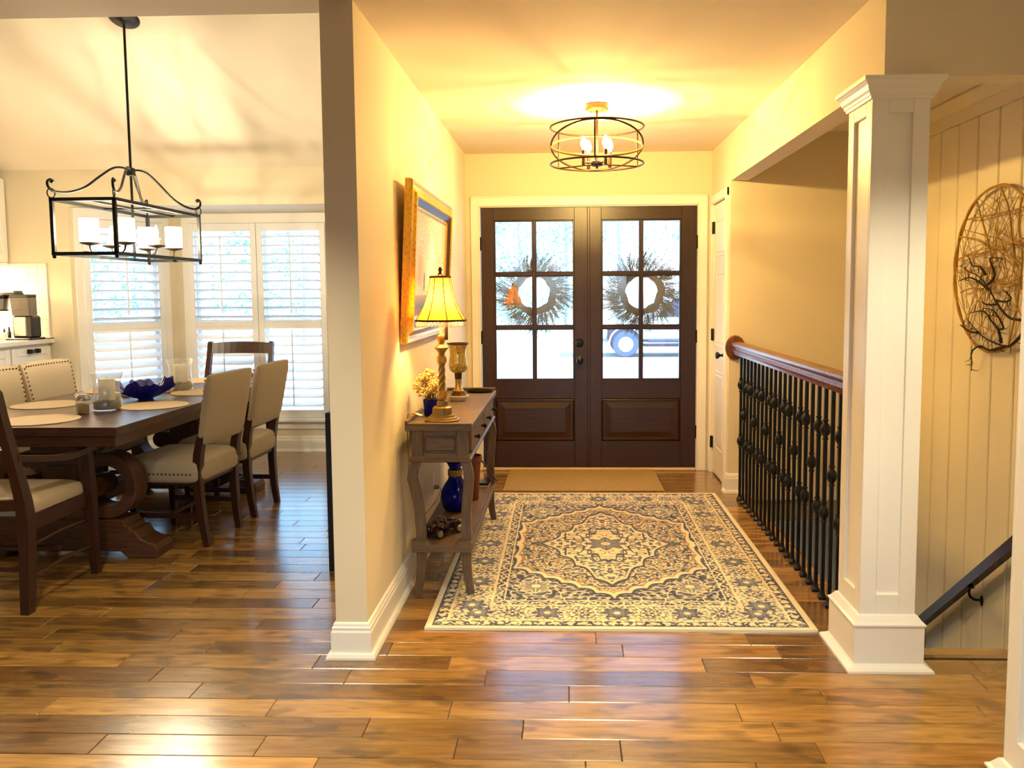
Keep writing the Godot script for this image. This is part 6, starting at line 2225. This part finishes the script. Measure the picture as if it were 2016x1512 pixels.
func near_room() -> void:
	# recessed ceiling lights of the room the picture is taken from
	var k := 0
	for q in [[-1.45, -1.9, "leftmost"], [0.15, -1.3, "middle"], [1.28, -1.95, "rightmost"]]:
		var o := thing("recessed_light", Vector3(q[0], CEIL, q[1]), "round recessed ceiling light of the near room, %s of three" % q[2], "ceiling light", "recessed lights of the near room")
		var b := MB.new()
		b.lathe(pv([0.0, -0.004, 0.060, -0.004, 0.060, 0.0, 0.0, 0.0]), 24)
		put("diffuser", b, M.downlight, o)
		b = MB.new()
		b.lathe(pv([0.060, -0.006, 0.082, -0.004, 0.085, 0.0, 0.060, 0.0]), 24)
		put("rim", b, M.trim, o)
		var s := SpotLight3D.new()
		s.name = "downlight"
		s.position = Vector3(0, -0.02, 0)
		s.rotation.x = -PI / 2
		s.spot_angle = 60.0
		s.spot_angle_attenuation = 0.5
		s.spot_range = 10.0
		s.spot_attenuation = 2.0
		s.light_color = Color(1.0, 0.93, 0.77)
		s.light_energy = 2.1
		s.light_size = 0.06
		s.shadow_enabled = true
		o.add_child(s)


# ---------------------------------------------------------------- outside

func tree(at: Vector3, h: float, crown: float, low: float, leaf: Material, label: String, seed_: int, n: int) -> void:
	var o := thing("tree", at, label, "tree", "trees beyond the driveway")
	var r := RandomNumberGenerator.new()
	r.seed = seed_
	var b := MB.new()
	b.tube([Vector3(0, -0.1, 0), Vector3(0.05, h * 0.3, 0.03), Vector3(-0.04, h * 0.65, 0), Vector3(0, h, 0.05)], [0.20, 0.15, 0.10, 0.03], 8)
	for k in 9:
		var y := lerpf(low, 0.95, k / 9.0) * h
		var a := r.randf() * TAU
		b.tube([Vector3(0, y, 0), Vector3(cos(a), 0.35, sin(a)) * crown * 0.7 + Vector3(0, y, 0)], [0.05, 0.012], 5)
	put("trunk", b, M.bark, o)
	b = MB.new()
	for k in n:
		var a := r.randf() * TAU
		var f := r.randf()
		var y := lerpf(low, 1.02, f) * h
		var rr := crown * sqrt(r.randf()) * (1.0 - 0.55 * f)
		var c := Vector3(cos(a) * rr, y, sin(a) * rr)
		for j in 5:
			var p := c + Vector3(r.randf_range(-1, 1), r.randf_range(-1, 1), r.randf_range(-1, 1)) * 0.22
			var d := Vector3(r.randf_range(-1, 1), r.randf_range(-1, 0.6), r.randf_range(-1, 1)).normalized() * 0.11
			var s := d.cross(Vector3(r.randf(), r.randf(), r.randf())).normalized() * 0.045
			b.face(p - d, p + s, p + d, p - s, Vector3.UP)
	put("foliage", b, leaf, o).set_meta("kind", "stuff")


func outdoors() -> void:
	var g := -0.52
	var b := MB.new()
	b.span(Vector3(-30, g - 0.2, -31), Vector3(25, g, -6.9))
	struct("driveway", b, M.concrete, "bright pale driveway outside the front doors", "driveway")
	b = MB.new()
	b.span(Vector3(-60, g - 0.2, -90), Vector3(60, g + 0.04, -31))
	struct("lawn", b, M.lawn, "pale grass beyond the driveway", "lawn")
	b = MB.new()
	b.span(Vector3(-0.85, -0.40, -8.3), Vector3(1.25, -0.02, -6.56))
	struct("porch_step", b, M.concrete, "concrete step outside the front doors", "step")
	var spots := [[-3.6, -34, 9, 1.9, 0.10, 0, 320], [-1.3, -36, 11, 1.5, 0.30, 1, 240], [0.6, -41, 12, 1.6, 0.34, 0, 240], [2.4, -37, 10, 1.4, 0.34, 1, 220], [5.4, -39, 11, 1.7, 0.34, 0, 240], [-2.4, -44, 8, 2.2, 0.05, 1, 300], [0.1, -47, 8, 2.3, 0.08, 0, 260],
		[-9.5, -30, 9, 2.0, 0.12, 1, 320], [-12.5, -33, 10, 2.2, 0.12, 0, 320], [-15.5, -31, 9, 2.0, 0.15, 1, 280], [-19.0, -33, 10, 2.2, 0.12, 0, 280]]
	var names := ["tree seen through the upper panes of the left door leaf, leftmost there", "slender tree behind the middle of the left door leaf", "tall tree behind the middle stiles of the front doors", "slender tree in the upper left panes of the right door leaf", "tall tree in the upper right panes of the right door leaf", "low broad tree filling the middle panes of the left door leaf", "low broad tree far behind the door meeting line",
		"broad tree seen through the right shutter leaf of the wide window", "broad tree seen through the left shutter leaf of the wide window", "broad tree seen through the right half of the angled window", "broad tree seen through the left half of the angled window"]
	for i in spots.size():
		var s: Array = spots[i]
		tree(Vector3(s[0], g, s[1]), s[2], s[3], s[4], M.leaf if s[5] == 0 else M.leaf_pale, names[i], 50 + i, s[6])
	# white pickup truck, nose to the left
	var o := thing("truck", Vector3(1.75, g, -25.0), "white pickup truck parked across the driveway, seen through the right door leaf", "truck")
	b = MB.new()
	var body := PackedVector2Array([Vector2(-0.95, 0.42), Vector2(-0.98, 0.72), Vector2(-0.90, 1.02), Vector2(0.75, 1.10), Vector2(1.35, 1.75), Vector2(2.75, 1.78), Vector2(3.0, 1.14), Vector2(4.6, 1.14), Vector2(4.62, 0.50), Vector2(3.98, 0.46)])
	for i in 13:
		var a := PI * i / 12.0
		body.append(Vector2(3.5 + 0.46 * cos(a), 0.40 + 0.46 * sin(a)))
	body.append(Vector2(0.50, 0.40))
	for i in 13:
		var a := PI * i / 12.0
		body.append(Vector2(0.46 * cos(a), 0.40 + 0.46 * sin(a)))
	b.prism(body, -0.92, 0.92, 0.05)
	put("body", b, M.truck_white, o)
	b = MB.new()
	b.span(Vector3(-0.46, 0.45, -0.86), Vector3(0.46, 0.9, 0.86)); b.span(Vector3(3.04, 0.45, -0.86), Vector3(3.96, 0.9, 0.86))
	b.span(Vector3(0.55, 0.30, -0.80), Vector3(2.95, 0.42, 0.80))
	put("wheel_arch", b, M.truck_dark, o)
	for x in [0.0, 3.5]:
		for z in [-0.80, 0.80]:
			b = MB.new()
			b.t = Transform3D(Basis(Vector3.RIGHT, PI / 2), Vector3(x, 0.38, z))
			b.lathe(pv([0.22, -0.11, 0.34, -0.11, 0.385, -0.07, 0.385, 0.07, 0.34, 0.11, 0.22, 0.11]), 28, 40.0)
			var w := put("wheel", b, M.tyre, o)
			b = MB.new()
			b.t = Transform3D(Basis(Vector3.RIGHT, PI / 2), Vector3(x, 0.38, z))
			b.lathe(pv([0.0, -0.09, 0.24, -0.09, 0.24, 0.10, 0.20, 0.085, 0.08, 0.075, 0.07, 0.12, 0.0, 0.12]), 24, 40.0)
			put("rim", b, M.truck_white, w)
	b = MB.new()
	b.span(Vector3(0.62, 0.44, 0.90), Vector3(2.85, 0.52, 1.02), 0.02); b.span(Vector3(0.62, 0.80, 0.915), Vector3(2.85, 0.86, 0.935), 0.005)
	put("running_board", b, M.truck_dark, o)
	b = MB.new()
	b.prism(PackedVector2Array([Vector2(0.95, 1.16), Vector2(1.42, 1.68), Vector2(1.95, 1.70), Vector2(1.95, 1.16)]), -0.93, 0.93)
	b.prism(PackedVector2Array([Vector2(2.05, 1.16), Vector2(2.05, 1.70), Vector2(2.66, 1.70), Vector2(2.86, 1.16)]), -0.93, 0.93)
	put("window", b, M.truck_dark, o)
